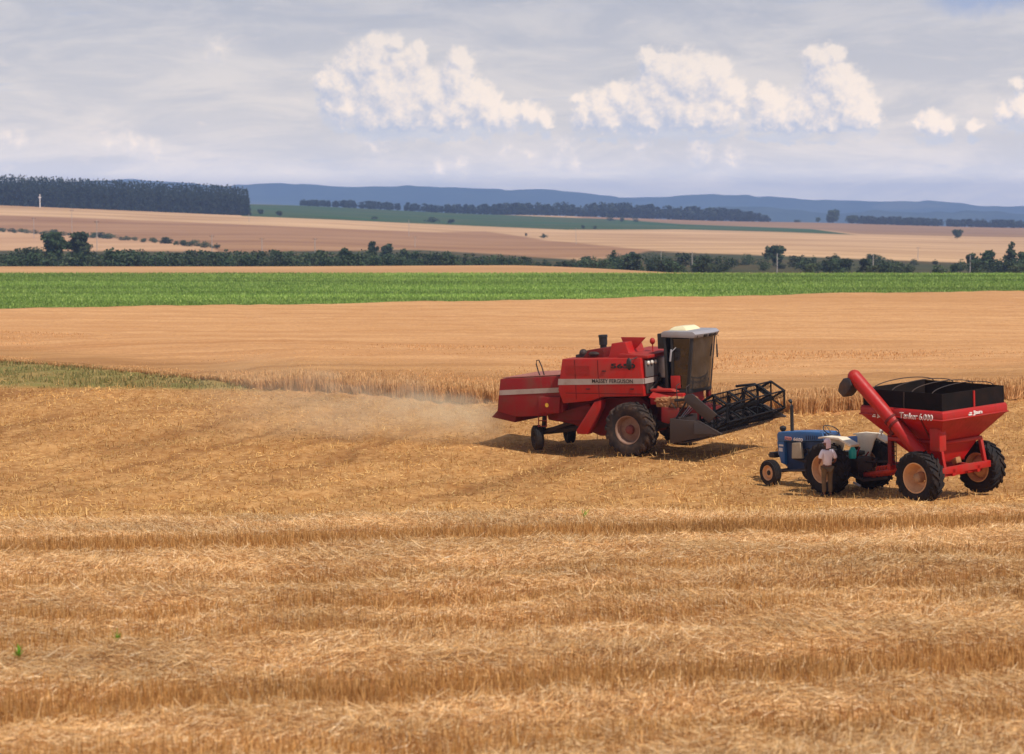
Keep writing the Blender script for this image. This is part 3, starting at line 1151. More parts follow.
# panel seams and stripe sit on the body
b = MB().prism(S([(558.4, 379), (643.2, 378.6), (643.6, 383.8), (558.2, 385)], YS), YS - .012, YS + .02)
b.build('side_stripe', MAT['stripe'], body)
zt = FR.y(643.3, 378.6, YS)[1]
zb = FR.y(643.6, 383.8, YS)[1]
b = MB()
b.box2((xf - .02, -1.40, zb), (xf + .03, .2, zt))
b.build('front_stripe', MAT['stripe'], body)
x0, z0 = FR.y(592.3, 383.0, YS)
x1, z1 = FR.y(633, 379.4, YS)
text_part('lettering', 'MASSEY FERGUSON', (x0, YS - .012, z0 + .005), (1, 0, 0), (0, 0, 1), z1 - z0, x1 - x0, MAT['lettering'], body, bold=.012)
x0, z0 = FR.y(611, 368.4, YS)
x1, z1 = FR.y(635.2, 363.5, YS)
text_part('model_number', '5650', (x0, YS, z0), (1, 0, 0), (0, 0, 1), z1 - z0, x1 - x0, MAT['lettering'], body, depth=.014, bold=.03)
b = MB()
for px in (575, 598):
    xs = FR.y(px, 370, YS)[0]
    b.box2((xs - .012, YS - .006, FR.y(px, 401, YS)[1] + .05), (xs + .012, YS + .02, FR.y(px, 360, YS)[1]))
zc = FR.y(600, 393.5, YS)[1]
b.box2((xr + .2, YS - .005, zc - .012), (xf - .05, YS + .02, zc + .012))
b.build('panel_seam', MAT['red_dark'], body)
b = MB()
gx0, gz0 = FR.y(566, 366, YS)
gx1, gz1 = FR.y(590, 374, YS)
for k in range(7):
    zz = gz1 + (gz0 - gz1) * k / 6
    b.box2((gx0, YS - .010, zz - .012), (gx1, YS + .02, zz + .012))
b.build('cooling_louvre', MAT['red'], body)
for (hx, hz) in ((604, 371), (632, 389), (588, 389)):
    p0 = FR.y(hx, hz, YS)
    MB().box2((p0[0] - .07, YS - .03, p0[1] - .015), (p0[0] + .07, YS + .01, p0[1] + .015)).build('latch', MAT['black'], body)
# darker machinery on the front face of the body, behind the cab
b = MB()
zlo, zhi = FR.y(644, 394, YS)[1], FR.y(641, 361, YS)[1]
b.box2((xf - .01, -1.33, zt + .03), (xf + .05, -.35, zhi))
b.build('front_panel', MAT['grey_panel'], body, bevel=.015)
b = MB()
b.box2((xf - .01, -1.33, zlo), (xf + .035, .3, zb - .03))
b.box2((xf + .0, -.4, zlo + .2), (xf + .3, .5, zhi - .1))
b.tube([(xf + .06, -1.2, zlo + .1), (xf + .12, -.8, zlo + .3), (xf + .1, -.5, zt + .2)], .04)
b.build('engine_bay', MAT['chassis'], body, bevel=.01)
for k in range(3):
    b = MB().ball((xf + .08, -1.22 + .22 * k, zhi - .08), (.05, .07, .07))
    b.build('work_lamp', MAT['lampglass'], body)
b = MB()
p0 = FR.x(664, 357, xf + .3)
p1 = FR.x(668.5, 377, xf + .3)
b.box2((xf + .06, p0[0], p1[1]), (xf + .34, p0[0] + .3, p0[1]))
b.build('air_filter_panel', MAT['silver'], body, bevel=.03)
# dark mirror standing off the side panel
b = MB()
mx, mz = FR.y(629, 364, YS - .25)
b.ball((mx, YS - .25, mz), (.10, .05, .2))
b.tube([(mx, YS - .22, mz + .1), (mx + .15, YS + .02, mz + .2)], .015)
b.build('side_mirror', MAT['black'], body)
# top of the body: grain tank, lid, slab, engine
YT = -1.2
b = MB().prism(S([(607, 360), (609.5, 354), (611.5, 343.5), (625, 342), (628.5, 353), (641, 356), (641, 362)], YT), YT, -.2)
tank = b.build('grain_tank', MAT['red_bright'], combine, bevel=.02)
a = [FR.y(621.5, 337, -.75), FR.y(646, 337.3, -.75), FR.y(632.5, 352.5, -.75), FR.y(627, 350.5, -.75)]
b = MB().prism(a, -.80, -.74)
b.build('tank_lid', MAT['red_bright'], tank, bevel=.01)
p = FR.y(652.4, 341, -.4)
b = MB().ball((p[0], -.4, p[1]), (.09, .09, .11))
b.tube([(p[0], -.4, p[1] - .35), (p[0], -.4, p[1])], .02)
b.build('beacon', MAT['red'], tank)
zs = FR.y(640, 357.5, -1.3)[1]
b = MB()
b.loft([[(-.55, -1.32, zs - .03), (xf + .12, -1.32, zs - .03), (xf + .12, -1.32, zs + .06), (-.55, -1.32, zs + .12)],
        [(-.55, .6, zs + .08), (xf + .22, .6, zs + .02), (xf + .22, .6, zs + .16), (-.55, .6, zs + .2)]])
b.build('roof_slab', MAT['red_bright'], combine, bevel=.02)
b = MB()
e0 = FR.y(577, 352.5, -.9)
e1 = FR.y(600, 359, -.9)
b.box2((e0[0], -1.0, e1[1] - .1), (e1[0], .7, e0[1] - .06))
b.ball((e0[0] + .25, -.9, e0[1] - .02), (.14, .14, .14))
b.ball((e1[0] - .1, -.8, e0[1] - .03), (.34, .4, .13))
b.tube([(e0[0] + .2, -.6, e0[1]), (e0[0] + .6, -.7, e0[1] + .06), (e1[0], -.7, e0[1] + .02)], .05)
b.build('engine', MAT['chassis'], combine, bevel=.02)
b = MB()
a0 = FR.y(589, 355, -.7)
a1 = FR.y(610, 347, -.7)
b.loft([[(a0[0], -1.1, a0[1] - .06), (a1[0], -1.1, a0[1] - .06), (a1[0], -1.1, a1[1]), (a0[0] + .25, -1.1, a1[1] - .06)],
        [(a0[0], .6, a0[1] - .06), (a1[0], .6, a0[1] - .06), (a1[0], .6, a1[1]), (a0[0] + .25, .6, a1[1] - .06)]])
b.build('engine_cover', MAT['red_dark'], combine, bevel=.02)
p0 = FR.y(603.5, 347.5, -.4)
p1 = FR.y(603.5, 334.8, -.4)
hh = p1[1] - p0[1]
b = MB()
b.lathe([(-.1, 0), (-.1, .11), (hh * .2, .11), (hh * .22, .135), (hh * .8, .14), (hh * .82, .155), (hh, .15), (hh * 1.0, .11), (hh * .9, 0)], 20, (p0[0], -.4, p0[1]), axis='z')
b.build('air_intake_stack', MAT['black'], combine)
# rear straw hood
YH = -1.2
b = MB().prism(S([(500, 379), (560, 376), (563, 412), (540, 416), (517, 417), (497, 411.5)], YH), YH, 1.2)
hood = b.build('rear_hood', MAT['red_dusty'], combine, bevel=.04)
b = MB().prism(S([(499.6, 390.3), (559, 387.6), (559, 392.4), (499.3, 395.2)], YH), YH - .012, YH + .02)
b.build('side_stripe', MAT['stripe'], hood)
q = [FR.y(501, 378.6, YH), FR.y(559, 375.6, YH)]
b = MB()
quad_sheet(b, [(q[0][0], YH + .08, q[0][1] + .005), (q[1][0], YH + .08, q[1][1] + .005), (q[1][0], 1.1, q[1][1] + .005), (q[0][0], 1.1, q[0][1] + .005)], .02)
b.build('hood_top', simple('chaff_dusted_red', C(150, 84, 72), .9, dirt=C(176, 126, 100), dirt_amt=.9, dscale=2), hood)
b = MB().prism(S([(491.5, 417.2), (515, 422.5), (517, 414), (498, 410)], YH + .1), YH + .1, 1.1)
b.build('straw_spreader', MAT['red_dark'], combine, bevel=.02)
b = MB().prism(S([(538, 397), (560, 397), (559, 413.5), (538, 413)], -1.32), -1.32, -1.0)
bx = b.build('tool_box', MAT['red_dusty'], combine, bevel=.03)
p = FR.y(546.8, 405.2, -1.33)
b = MB().lathe([(0, 0), (0, .07), (-.012, .07), (-.012, 0)], 14, (p[0], -1.32, p[1]))
b.build('sticker', MAT['yellow'], bx)
# handrail loop on the hood and ladder below
b = MB()
pts = [(541.5, 379), (538.5, 372), (536.2, 364), (536.6, 360.5), (538.8, 360), (541.5, 366), (544.5, 376), (544.8, 379.5)]
b.tube([(FR.y(a, c, -.95)[0], -.95, FR.y(a, c, -.95)[1]) for a, c in pts], .022, 6)
b.build('handrail', MAT['chassis'], combine)
b = MB()
for dx in (538.5, 546.5):
    p0 = FR.y(dx, 412, -1.2)
    p1 = FR.y(dx, 427, -1.2)
    b.tube([(p0[0], -1.2, p0[1]), (p1[0], -1.2, p1[1])], .018, 6)
for yy_ in (415, 420.5, 426):
    p0 = FR.y(538.5, yy_, -1.2)
    p1 = FR.y(546.5, yy_ + .3, -1.2)
    b.tube([(p0[0], -1.2, p0[1]), (p1[0], -1.2, p1[1])], .016, 6)
b.build('ladder', MAT['red_dusty'], combine)
# grain elevator casing: the slanting red arm
b = MB().prism(S([(594, 402), (601.5, 400), (600.5, 408), (587.5, 434.5), (577, 434), (576, 430.5)], -1.42), -1.42, -1.12)
b.build('grain_elevator', MAT['red'], combine, bevel=.03)
# underbody
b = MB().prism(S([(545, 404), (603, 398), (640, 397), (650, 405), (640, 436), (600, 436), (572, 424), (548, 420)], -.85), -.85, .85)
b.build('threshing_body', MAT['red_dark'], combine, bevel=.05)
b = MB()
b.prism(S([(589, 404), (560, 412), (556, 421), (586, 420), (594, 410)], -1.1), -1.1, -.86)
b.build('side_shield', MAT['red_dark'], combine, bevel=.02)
b = MB()
b.box2((-.14, -1.35, .70), (.14, 1.35, 1.0))
b.box2((-4.25, -.85, .50), (-4.0, .85, .66))
p0 = FR.y(548, 431, -.5)
p1 = FR.y(604, 425, -.5)
b.tube([(p0[0], -.5, p0[1]), (p1[0], -.5, p1[1])], .11, 8)
b.tube([(p0[0], .5, p0[1]), (p1[0], .5, p1[1])], .11, 8)
b.tube([(-4.1, -.9, .55), (-3.0, -.7, .9), (-2.3, -.6, 1.0)], .07, 8)
b.tube([(-4.12, -.6, .6), (-4.1, -.5, 1.2)], .08, 8)
b.build('rear_axle', MAT['chassis'], combine, bevel=.01)
for sd in (-1, 1):
    wheel(combine, (0, sd * 1.6, .865), .885, .60, .47, sd, MAT['tyre_dusty'], MAT['rim_grey'], MAT['hub_red'], lugs=18, lug_h=.06)
    wheel(combine, (-4.12, sd * .98, .43), .42, .29, .2, sd, MAT['tyre'], MAT['chassis'], MAT['chassis'], lugs=16, steer=R(-42), lug_h=.02, ribbed=True)
# driver's deck
b = MB()
b.box2((xf + .03, -1.15, 1.62), (1.7, .2, 2.0))
b.prism([(.55, 2.05), (.55, 2.14), (1.3, 2.14), (1.5, 2.05)], -1.25, -.6)
deck = b.build('driver_deck', MAT['red'], combine, bevel=.03)
p0 = FR.y(650, 390, -1.4)
p1 = FR.y(671, 399.5, -1.4)
b = MB()
quad_sheet(b, [(p0[0], -1.5, p1[1] + .05), (p1[0], -1.5, p1[1] - .06), (p1[0], -.9, p1[1] + .18), (p0[0], -.9, p0[1] + .06)], .03)
b.build('deck_plate', MAT['red_bright'], deck, bevel=.01)
b = MB()
p0 = FR.y(656, 399, -1.55)
p1 = FR.y(690, 407.5, -1.55)
b.box2((p0[0], -1.55, p1[1]), (p1[0], -1.0, p0[1] + .02))
rng = random.Random(3)
for k in range(60):
    cx, cy = rng.uniform(p0[0], p1[0]), rng.uniform(-1.5, -1.05)
    b.ball((cx, cy, p0[1] + .01), (rng.uniform(.04, .12), rng.uniform(.04, .1), rng.uniform(.02, .06)), 8, 6, (rng.uniform(-.4, .4), 0, rng.uniform(0, 3)))
for k in range(26):
    cx = rng.uniform(p0[0], p1[0])
    zz = rng.uniform(p1[1], p0[1])
    b.ball((cx, -1.56, zz), (rng.uniform(.03, .1), .03, rng.uniform(.02, .05)), 8, 6, (0, rng.uniform(-.6, .6), 0))
b.build('step_platform', MAT['straw_dirt'], deck, bevel=.01)
b = MB().prism(S([(661, 407), (679, 408), (677, 418), (668, 424), (661, 422)], -1.6), -1.6, -1.15)
b.build('step_box', MAT['red_dusty'], deck, bevel=.04)
b = MB()
for (x_, y_) in ((680, 398), (690, 399)):
    p0 = FR.y(x_, y_ - 16, -1.3)
    p1 = FR.y(x_ - 2, y_ + 9, -1.6)
    b.tube([(p1[0], -1.6, p1[1]), ((p0[0] + p1[0]) / 2, -1.6, p0[1] - .1), (p0[0], -1.35, p0[1] - .05)], .018, 6)
b.tube([(1.3, -1.5, 1.5), (1.55, -1.62, 1.75), (1.8, -1.55, 1.35), (2.05, -1.5, 1.5)], .02, 6)
b.build('guard_rail', MAT['chassis'], deck)
# cab
YC = -.95
YCF = .45
ct = FR.y(692, 337.5, YC)
cb = FR.y(688, 390, YC)
rt = FR.y(665, 337.5, YC)
rb = FR.y(667.5, 388, YC)
zT, zB = ct[1], cb[1]
b = MB()
for (x_a, x_b, yv) in ((ct[0], cb[0], YC), (ct[0], cb[0], YCF), (rt[0], rb[0], YC), (rt[0], rb[0], YCF)):
    b.loft([[(x_b - .05, yv - .04, zB), (x_b + .05, yv - .04, zB), (x_b + .05, yv + .04, zB), (x_b - .05, yv + .04, zB)],
            [(x_a - .05, yv - .04, zT), (x_a + .05, yv - .04, zT), (x_a + .05, yv + .04, zT), (x_a - .05, yv + .04, zT)]])
dm = FR.y(672, 338, YC)[0]
dmb = FR.y(673, 388, YC)[0]
b.loft([[(dmb - .04, YC - .04, zB), (dmb + .04, YC - .04, zB), (dmb + .04, YC + .04, zB), (dmb - .04, YC + .04, zB)],
        [(dm - .04, YC - .04, zT), (dm + .04, YC - .04, zT), (dm + .04, YC + .04, zT), (dm - .04, YC + .04, zT)]])
b.box2((rb[0] - .05, YC - .03, zB - .12), (cb[0] + .06, YCF + .03, zB + .02))
b.box2((rb[0] - .02, YC, zB), (rb[0] + .04, YCF, zB + .9))
b.box2((rt[0] - .03, YC, zT - .5), (rt[0] + .05, YCF, zT))
cab = b.build('cab', MAT['black'], combine, bevel=.012)
b = MB()
b.loft([[(dmb + .04, YC, zB + .04), (cb[0] - .05, YC, zB + .04), (ct[0] - .05, YC, zT - .04), (dm + .04, YC, zT - .04)],
        [(dmb + .04, YC + .012, zB + .04), (cb[0] - .05, YC + .012, zB + .04), (ct[0] - .05, YC + .012, zT - .04), (dm + .04, YC + .012, zT - .04)]])
b.build('side_window', MAT['glass_side'], cab, smooth=False)
b = MB()
b.loft([[(rb[0] + .05, YCF - .01, zB + .04), (cb[0] - .05, YCF - .01, zB + .04), (ct[0] - .05, YCF - .01, zT - .04), (rt[0] + .05, YCF - .01, zT - .04)],
        [(rb[0] + .05, YCF, zB + .04), (cb[0] - .05, YCF, zB + .04), (ct[0] - .05, YCF, zT - .04), (rt[0] + .05, YCF, zT - .04)]])
b.build('side_window', MAT['glass_opp'], cab, smooth=False)
b = MB().box2((rb[0] + .04, YC + .03, zB + .9), (rb[0] + .05, YCF - .03, zT - .5))
b.build('rear_window', MAT['glass_far'], cab, smooth=False)
rings = []
for k in range(13):
    t = k / 12
    yv = YC + .04 + (YCF - YC - .08) * t
    bl = .26 * (1 - (2 * t - 1)**2)
    rings.append([(cb[0] + .02 + bl, yv, zB + .02), (ct[0] + .02 + bl, yv, zT - .02), (ct[0] + .008 + bl, yv, zT - .02), (cb[0] + .008 + bl, yv, zB + .02)])
b = MB().loft(rings)
b.build('windscreen', MAT['glass_front'], cab, ang=30)
b = MB()
rings = []
for k in range(13):
    t = k / 12
    yv = YC - .08 + (YCF - YC + .16) * t
    bl = .14 * (1 - (2 * t - 1)**2)
    rings.append([(rt[0] - .1, yv, zT + .02), (ct[0] + .10 + bl, yv, zT - .02), (ct[0] + .18 + bl, yv, zT + .10), (ct[0] + .06 + bl, yv, zT + .19), (rt[0] + .0, yv, zT + .21), (rt[0] - .1, yv, zT + .16)])
roof = MB().loft(rings).build('cab_roof', MAT['grey_light'], cab, bevel=.015)
for k in range(5):
    yv = YC + .12 + (YCF - YC - .24) * k / 4
    bl = .14 * (1 - (2 * k / 4 - 1)**2)
    MB().box((ct[0] + .155 + bl, yv, zT + .035), (.05, .17, .085), (0, .5, 0)).build('roof_lamp', MAT['black'], roof, bevel=.01)
c0 = FR.y(673, 327, -.3)[0]
c1 = FR.y(693, 327, -.3)[0]
b = MB()
b.loft([[(c0 + .1 * k, -.68 + .06 * k, zT + .17 + [0, .10, .15][k]), (c1 - .1 * k, -.68 + .06 * k, zT + .15 + [0, .11, .18][k]), (c1 - .1 * k, .3 - .06 * k, zT + .15 + [0, .11, .18][k]), (c0 + .1 * k, .3 - .06 * k, zT + .17 + [0, .10, .15][k])] for k in range(3)])
b.build('air_conditioner', MAT['cream'], roof, bevel=.04)
b = MB()
b.box2((rt[0] - .28, YC - .02, zT - .36), (rt[0] - .06, YC + .7, zT + .13))
b.build('battery_box', MAT['black'], cab, bevel=.02)
p0 = FR.y(670.6, 355.5, YC - .2)
b = MB()
b.box((p0[0], YC - .2, p0[1]), (.05, .2, .38), (0, .15, R(35)))
b.tube([(p0[0], YC - .15, p0[1] + .1), (p0[0] + .1, YC, p0[1] + .25)], .015)
b.build('side_mirror', MAT['grey_light'], cab, bevel=.015)
b = MB()
b.box2((dmb - .05, YC - .045, zB + .05), (dmb + .30, YC - .005, zB + .46))
b.build('door_panel', MAT['red'], cab, bevel=.03)
p0 = FR.x(716.5, 350, ct[0] + .25)
b = MB()
b.tube([(ct[0] + .15, YCF + .05, zT - .05), (ct[0] + .25, p0[0], zT + .0), (ct[0] + .25, p0[0] + .05, p0[1] + .1)], .014, 6)
b.tube([(ct[0] + .1, YCF + .05, zT - .55), (ct[0] + .25, p0[0], p0[1] + .0)], .012, 6)
b.box((ct[0] + .25, p0[0] + .03, p0[1] - .02), (.05, .16, .42), (0, 0, .5))
b.build('side_mirror', MAT['black'], cab, bevel=.015)
b = MB()
b.box2((cb[0] - .25, -.75, 1.95), (cb[0] - .05, .55, zB - .12))
b.box2((cb[0] - .1, .35, 1.7), (cb[0] + .02, .5, zB - .12))
b.build('cab_mount', MAT['red_dark'], cab, bevel=.02)
b = MB()
b.box2((rb[0] + .18, -.35, zB + .02), (rb[0] + .6, .1, zB + .42))
b.box2((rb[0] + .12, -.37, zB + .42), (rb[0] + .26, .12, zB + 1.0))
b.build('driver_seat', MAT['seat_black'], cab, bevel=.05)
b = MB()
b.tube([(cb[0] - .05, -.15, zB + .05), (cb[0] - .22, -.15, zB + .72)], .04)
th = [(cb[0] - .24 + .16 * math.cos(t) * .6, -.15 + .19 * math.sin(t), zB + .74 + .1 * math.cos(t)) for t in np.linspace(0, 2 * PI, 21)]
b.tube(th, .015, 6)
b.build('steering_wheel', MAT['black'], cab)
# feeder house
b = MB()
b.loft([[(.4, -.62, 1.05), (.4, .62, 1.05), (.4, .62, 1.75), (.4, -.62, 1.75)], [(2.05, -.7, .72), (2.05, .7, .72), (2.05, .7, 1.42), (2.05, -.7, 1.42)]])
b.build('feeder_house', MAT['red_dark'], combine, bevel=.02)
# header
YN = -2.2
TILT = .012          # the far end rides a little higher
hp = S([(670, 418.5), (688, 420.5), (699, 421), (721, 433.6), (703, 437.2), (670, 443.5)], YN)


def lift(o):
    o.matrix_local = Matrix.Translation((0, YN, 0)) @ Matrix.Rotation(math.atan(TILT), 4, 'X') @ Matrix.Translation((0, -YN, 0))
    return o


hx0 = hp[0][0]
zfl = hp[5][1]
b = MB()
b.prism([(hx0, zfl + .02), (hx0 + .05, hp[0][1] - .02), (hx0 + .12, hp[0][1] - .02), (hx0 + .12, zfl + .12), (hx0 + .5, zfl + .06), (hx0 + 1.0, zfl + .16), (hx0 + 1.35, zfl + .27), (hx0 + 1.35, zfl + .24), (hx0 + .9, zfl + .08), (hx0 + .4, zfl)], YN + .06, -YN - .06)
b.box2((hx0 - .06, -2.1, hp[0][1] - .16), (hx0 + .06, 2.1, hp[0][1] - .02))
b.box2((hx0 - .08, -2.1, zfl + .0), (hx0 + .02, 2.1, zfl + .14))
header = lift(b.build('header', MAT['chassis'], combine, bevel=.006))
for sd in (-1, 1):
    b = MB()
    yo, yi = sd * 2.2, sd * 2.12
    b.prism(hp, yo, yi)
    # pointed crop divider wedge
    tip = hp[3]
    b.loft([[(hx0 + .9, yo + sd * .10, hp[4][1] + .10), (hx0 + .9, yi - sd * .14, hp[4][1] + .10), (hx0 + .9, yi - sd * .06, hp[2][1] - .02), (hx0 + .9, yo + sd * .02, hp[2][1] - .02)],
            [(tip[0], yo - sd * .02, tip[1] - .03), (tip[0], yi - sd * .02, tip[1] - .03), (tip[0], yi - sd * .02, tip[1]), (tip[0], yo - sd * .02, tip[1])]])
    b.build('end_plate', MAT['grey'], header, bevel=.01)
b = MB()
n_t = 60
for k in range(56):
    yv = -2.08 + 4.16 * k / 55
    b.loft([[(hx0 + 1.28, yv - .018, zfl + .235), (hx0 + 1.28, yv + .018, zfl + .235), (hx0 + 1.28, yv + .018, zfl + .275), (hx0 + 1.28, yv - .018, zfl + .275)],
            [(hx0 + 1.47, yv - .004, zfl + .285), (hx0 + 1.47, yv + .004, zfl + .285), (hx0 + 1.47, yv + .004, zfl + .295), (hx0 + 1.47, yv - .004, zfl + .295)]])
b.box2((hx0 + 1.24, -2.1, zfl + .222), (hx0 + 1.36, 2.1, zfl + .262))
b.build('cutter_bar', MAT['grey'], header)
ax, az_ = hx0 + .55, zfl + .38
b = MB().lathe([(-2.08, 0), (-2.08, .16), (2.08, .16), (2.08, 0)], 16, (ax, 0, az_))
for sg in (-1, 1):
    for k in range(48):
        t0 = k * .42
        t1 = t0 + .42
        y0, y1 = sg * (2.05 - k * .035), sg * (2.05 - (k + 1) * .035)
        quad_sheet(b, [(ax + .16 * math.cos(t0), y0, az_ + .16 * math.sin(t0)), (ax + .29 * math.cos(t0), y0, az_ + .29 * math.sin(t0)), (ax + .29 * math.cos(t1), y1, az_ + .29 * math.sin(t1)), (ax + .16 * math.cos(t1), y1, az_ + .16 * math.sin(t1))], .008)
b.build('feed_auger', MAT['grey'], header)
rc = FR.y(713.6, 412.8, -1.92)
RX, RZ, RR = rc[0], rc[1], .56
b = MB().tube([(RX, -1.95, RZ), (RX, 1.95, RZ)], .075, 12)
b.build('reel_shaft', MAT['reelblack'], header)
ph0 = R(28)
for yv in (-1.9, -.97, 0.0, .97, 1.9):
    b = MB()
    pr = [(RX + RR * math.cos(ph0 + k * PI / 3), RZ + RR * math.sin(ph0 + k * PI / 3)) for k in range(6)]
    for k in range(6):
        a_, c_ = pr[k], pr[(k + 1) % 6]
        if yv in (-1.9, 1.9) or k % 2 == 0:
            b.tube([(a_[0], yv, a_[1]), (c_[0], yv, c_[1])], .042, 4)
        b.tube([(RX, yv, RZ), (a_[0], yv, a_[1])], .032, 4)
    b.build('reel_spider', MAT['reelblack'], header)
for k in range(6):
    a_ = (RX + RR * math.cos(ph0 + k * PI / 3), RZ + RR * math.sin(ph0 + k * PI / 3))
    b = MB().tube([(a_[0], -1.95, a_[1]), (a_[0], 1.95, a_[1])], .026, 6)
    for j in range(40):
        yv = -1.9 + 3.8 * j / 39
        b.tube([(a_[0], yv, a_[1]), (a_[0] - .03, yv, a_[1] - .13), (a_[0] - .09, yv, a_[1] - .24)], .013, 4)
    b.build('tine_bar', MAT['reelblack'], header)
sp = S([(684, 400), (685.5, 395), (692.5, 393.6), (717.3, 414.5), (709.3, 423)], -2.06)
b = MB().prism(sp, -2.08, -2.03)
b.build('reel_shield', MAT['grey'], header, bevel=.01)
for sd in (-1, 1):
    b = MB()
    b.tube([(hx0 + .1, sd * 1.99, hp[0][1] + .55), (hx0 + .8, sd * 1.99, RZ + .45), (RX, sd * 1.99, RZ)], .05, 6)
    b.tube([(hx0 + .05, sd * 1.99, hp[0][1] - .1), (hx0 + .5, sd * 1.99, hp[0][1] + .5)], .03, 6)
    b.build('reel_arm', MAT['black'], header)
b = MB()
for k in range(3):
    yv = -1.7 + k * .12
    b.tube([(hx0 + .05, yv, hp[0][1] - .1), (hx0 + .45, yv, hp[0][1] + .35 - .05 * k), (hx0 + 1.0, yv + .1, hp[0][1] + .1), (RX - .3, yv - .1, RZ - .1)], .014, 6)
b.build('hydraulic_hose', MAT['silver'], header)

# ------------------------------------------------------------------ tractor
TO = hit(850.3, 491.2)
TROT = R(124.7)
TR = Frame(TO, TROT, R(-1.5))
tractor = thing('tractor', 'old blue tractor with cream fenders and tall black exhaust hitched to grain cart', 'tractor', TO, TROT)
tractor.rotation_euler = TR.rot
T = TR.poly
for sd in (1, -1):
    wheel(tractor, (0, sd * .87, .72), .735, .50, .40, sd, MAT['tyre'], MAT['rim_cream'], MAT['rim_beige'], lugs=18, lug_h=.045, dish=.1)
    wheel(tractor, (2.5, sd * .80, .37), .375, .26, .22, sd, MAT['tyre'], MAT['rim_cream'], MAT['black'], lugs=16, lug_h=.02, ribbed=True, dish=.1)
YB = .31
b = MB()
hoodp = T([(776.5, 434), (778, 431.8), (800, 431.2), (822, 432.2), (823.5, 441), (800, 441.5), (781, 441.5), (777, 441.5)], YB)
b.prism(hoodp, YB, -YB)
hood_t = b.build('hood', MAT['blue'], tractor, bevel=.05)
b = MB()
gp = T([(776.6, 441), (784, 441), (785, 465), (780.5, 463), (777.8, 450)], YB - .02)
b.prism(gp, YB - .02, -YB + .02)
grl = b.build('grille_housing', MAT['blue'], tractor, bevel=.04)
b = MB()
gx = max(p_[0] for p_ in gp)
for k in range(7):
    zz = gp[0][1] - .06 - k * .055
    b.box2((gx - .01, -.22, zz - .015), (gx + .02, .22, zz + .015))
b.build('grille', MAT['grey_light'], grl)
for (ya, yb_) in ((444.2, 446.4), (447.6, 451.6)):
    p0 = TR.y(779.2, ya, YB - .02)
    p1 = TR.y(783.4 if ya < 445 else 782.8, yb_, YB - .02)
    b = MB().box2((p0[0], YB - .03, p1[1]), (p1[0], YB - .008, p0[1]))
    b.build('decal', MAT['whitetext'], grl)
p0 = TR.y(785.3, 439.8, YB)
p1 = TR.y(791.8, 437.0, YB)
text_part('lettering', 'FORD', (p0[0], YB, p0[1]), (-1, 0, 0), (0, 0, 1), p1[1] - p0[1], p0[0] - p1[0], MAT['redtext'], hood_t, depth=.02, bold=.03)
p0 = TR.y(793.7, 440.6, YB)
p1 = TR.y(803, 438.4, YB)
text_part('model_number', '6600', (p0[0], YB, p0[1]), (-1, 0, 0), (0, 0, 1), p1[1] - p0[1], p0[0] - p1[0], MAT['whitetext'], hood_t, depth=.02, bold=.03)
b = MB()
for k in range(6):
    p0 = TR.y(806 + k * 2.1, 436.2, YB)
    b.box2((p0[0] - .03, YB - .005, p0[1] - .10), (p0[0] + .0, YB + .012, p0[1] + .02))
b.build('louvre', MAT['blue_dark'], hood_t)
b = MB()
b.prism(T([(783, 441), (822, 441), (826, 455), (822, 468), (790, 470), (784, 464)], .2), .2, -.2)
b.build('engine_block', MAT['blue_dark'], tractor, bevel=.03)
b = MB()
for k in range(4):
    xx = 1.95 - k * .28
    b.lathe([(-.03, 0), (-.03, .07), (.06, .07), (.06, 0)], 10, (xx, .22, 1.02))
b.tube([(2.1, .24, .78), (1.5, .26, .72), (1.0, .26, .8)], .045, 8)
b.tube([(1.55, .24, 1.1), (1.3, .26, 1.0), (1.1, .25, .75)], .03, 8)
b.build('engine_fittings', MAT['chassis'], tractor)
b = MB().prism(T([(791.8, 443), (800, 442.5), (802.2, 458.5), (791.6, 458.6)], .36), .36, .27)
b.build('side_tank', MAT['tan_panel'], tractor, bevel=.02)
b = MB()
b.prism([(-.35, .45), (-.35, 1.0), (.35, 1.0), (.7, .95), (1.0, .9), (1.0, .5), (.3, .42)], -.24, .24)
b.box2((-.11, -.8, .6), (.11, .8, .84))
b.box2((-.6, -.3, .62), (-.3, .3, 1.02))
b.build('gearbox', MAT['chassis'], tractor, bevel=.03)
b = MB()
b.box2((2.44, -.76, .34), (2.56, .76, .44))
b.box2((2.1, -.16, .4), (2.5, .16, .62))
b.tube([(.7, .42, .55), (2.3, .55, .42)], .03)
b.build('front_axle', MAT['chassis'], tractor, bevel=.02)
b = MB()
p0 = TR.y(774.5, 450.5, 0)
p1 = TR.y(781, 458.5, 0)
b.box2((p1[0], -.26, p1[1] + .04), (p0[0] - .06, .26, p0[1] - .02))
b.tube([(p0[0] - .15, -.2, p1[1] + .1), (p0[0] + .02, -.2, p1[1] + .1), (p0[0] + .02, .2, p1[1] + .1), (p0[0] - .15, .2, p1[1] + .1)], .03)
b.build('front_bracket', MAT['chassis'], tractor, bevel=.02)
p0 = TR.y(783, 433, 0)
b = MB().lathe([(-.1, 0), (-.1, .05), (.06, .05), (.08, .08), (.12, .1), (.17, .1), (.2, .07), (.22, 0)], 16, (p0[0], 0, p0[1]), axis='z')
b.build('air_cleaner', MAT['black'], tractor)
pts = [TR.y(792.2, 434, .1), TR.y(791.9, 418, .1), TR.y(791.7, 406, .1), TR.y(791, 402, .1), TR.y(789.8, 399.8, .1)]
b = MB().tube([(p_[0], .1, p_[1]) for p_ in pts], .052, 10)
b.tube([(pts[0][0], .1, pts[0][1]), (pts[0][0], .1, pts[0][1] + .1)], .055, 10)
b.build('exhaust_pipe', MAT['black'], tractor)
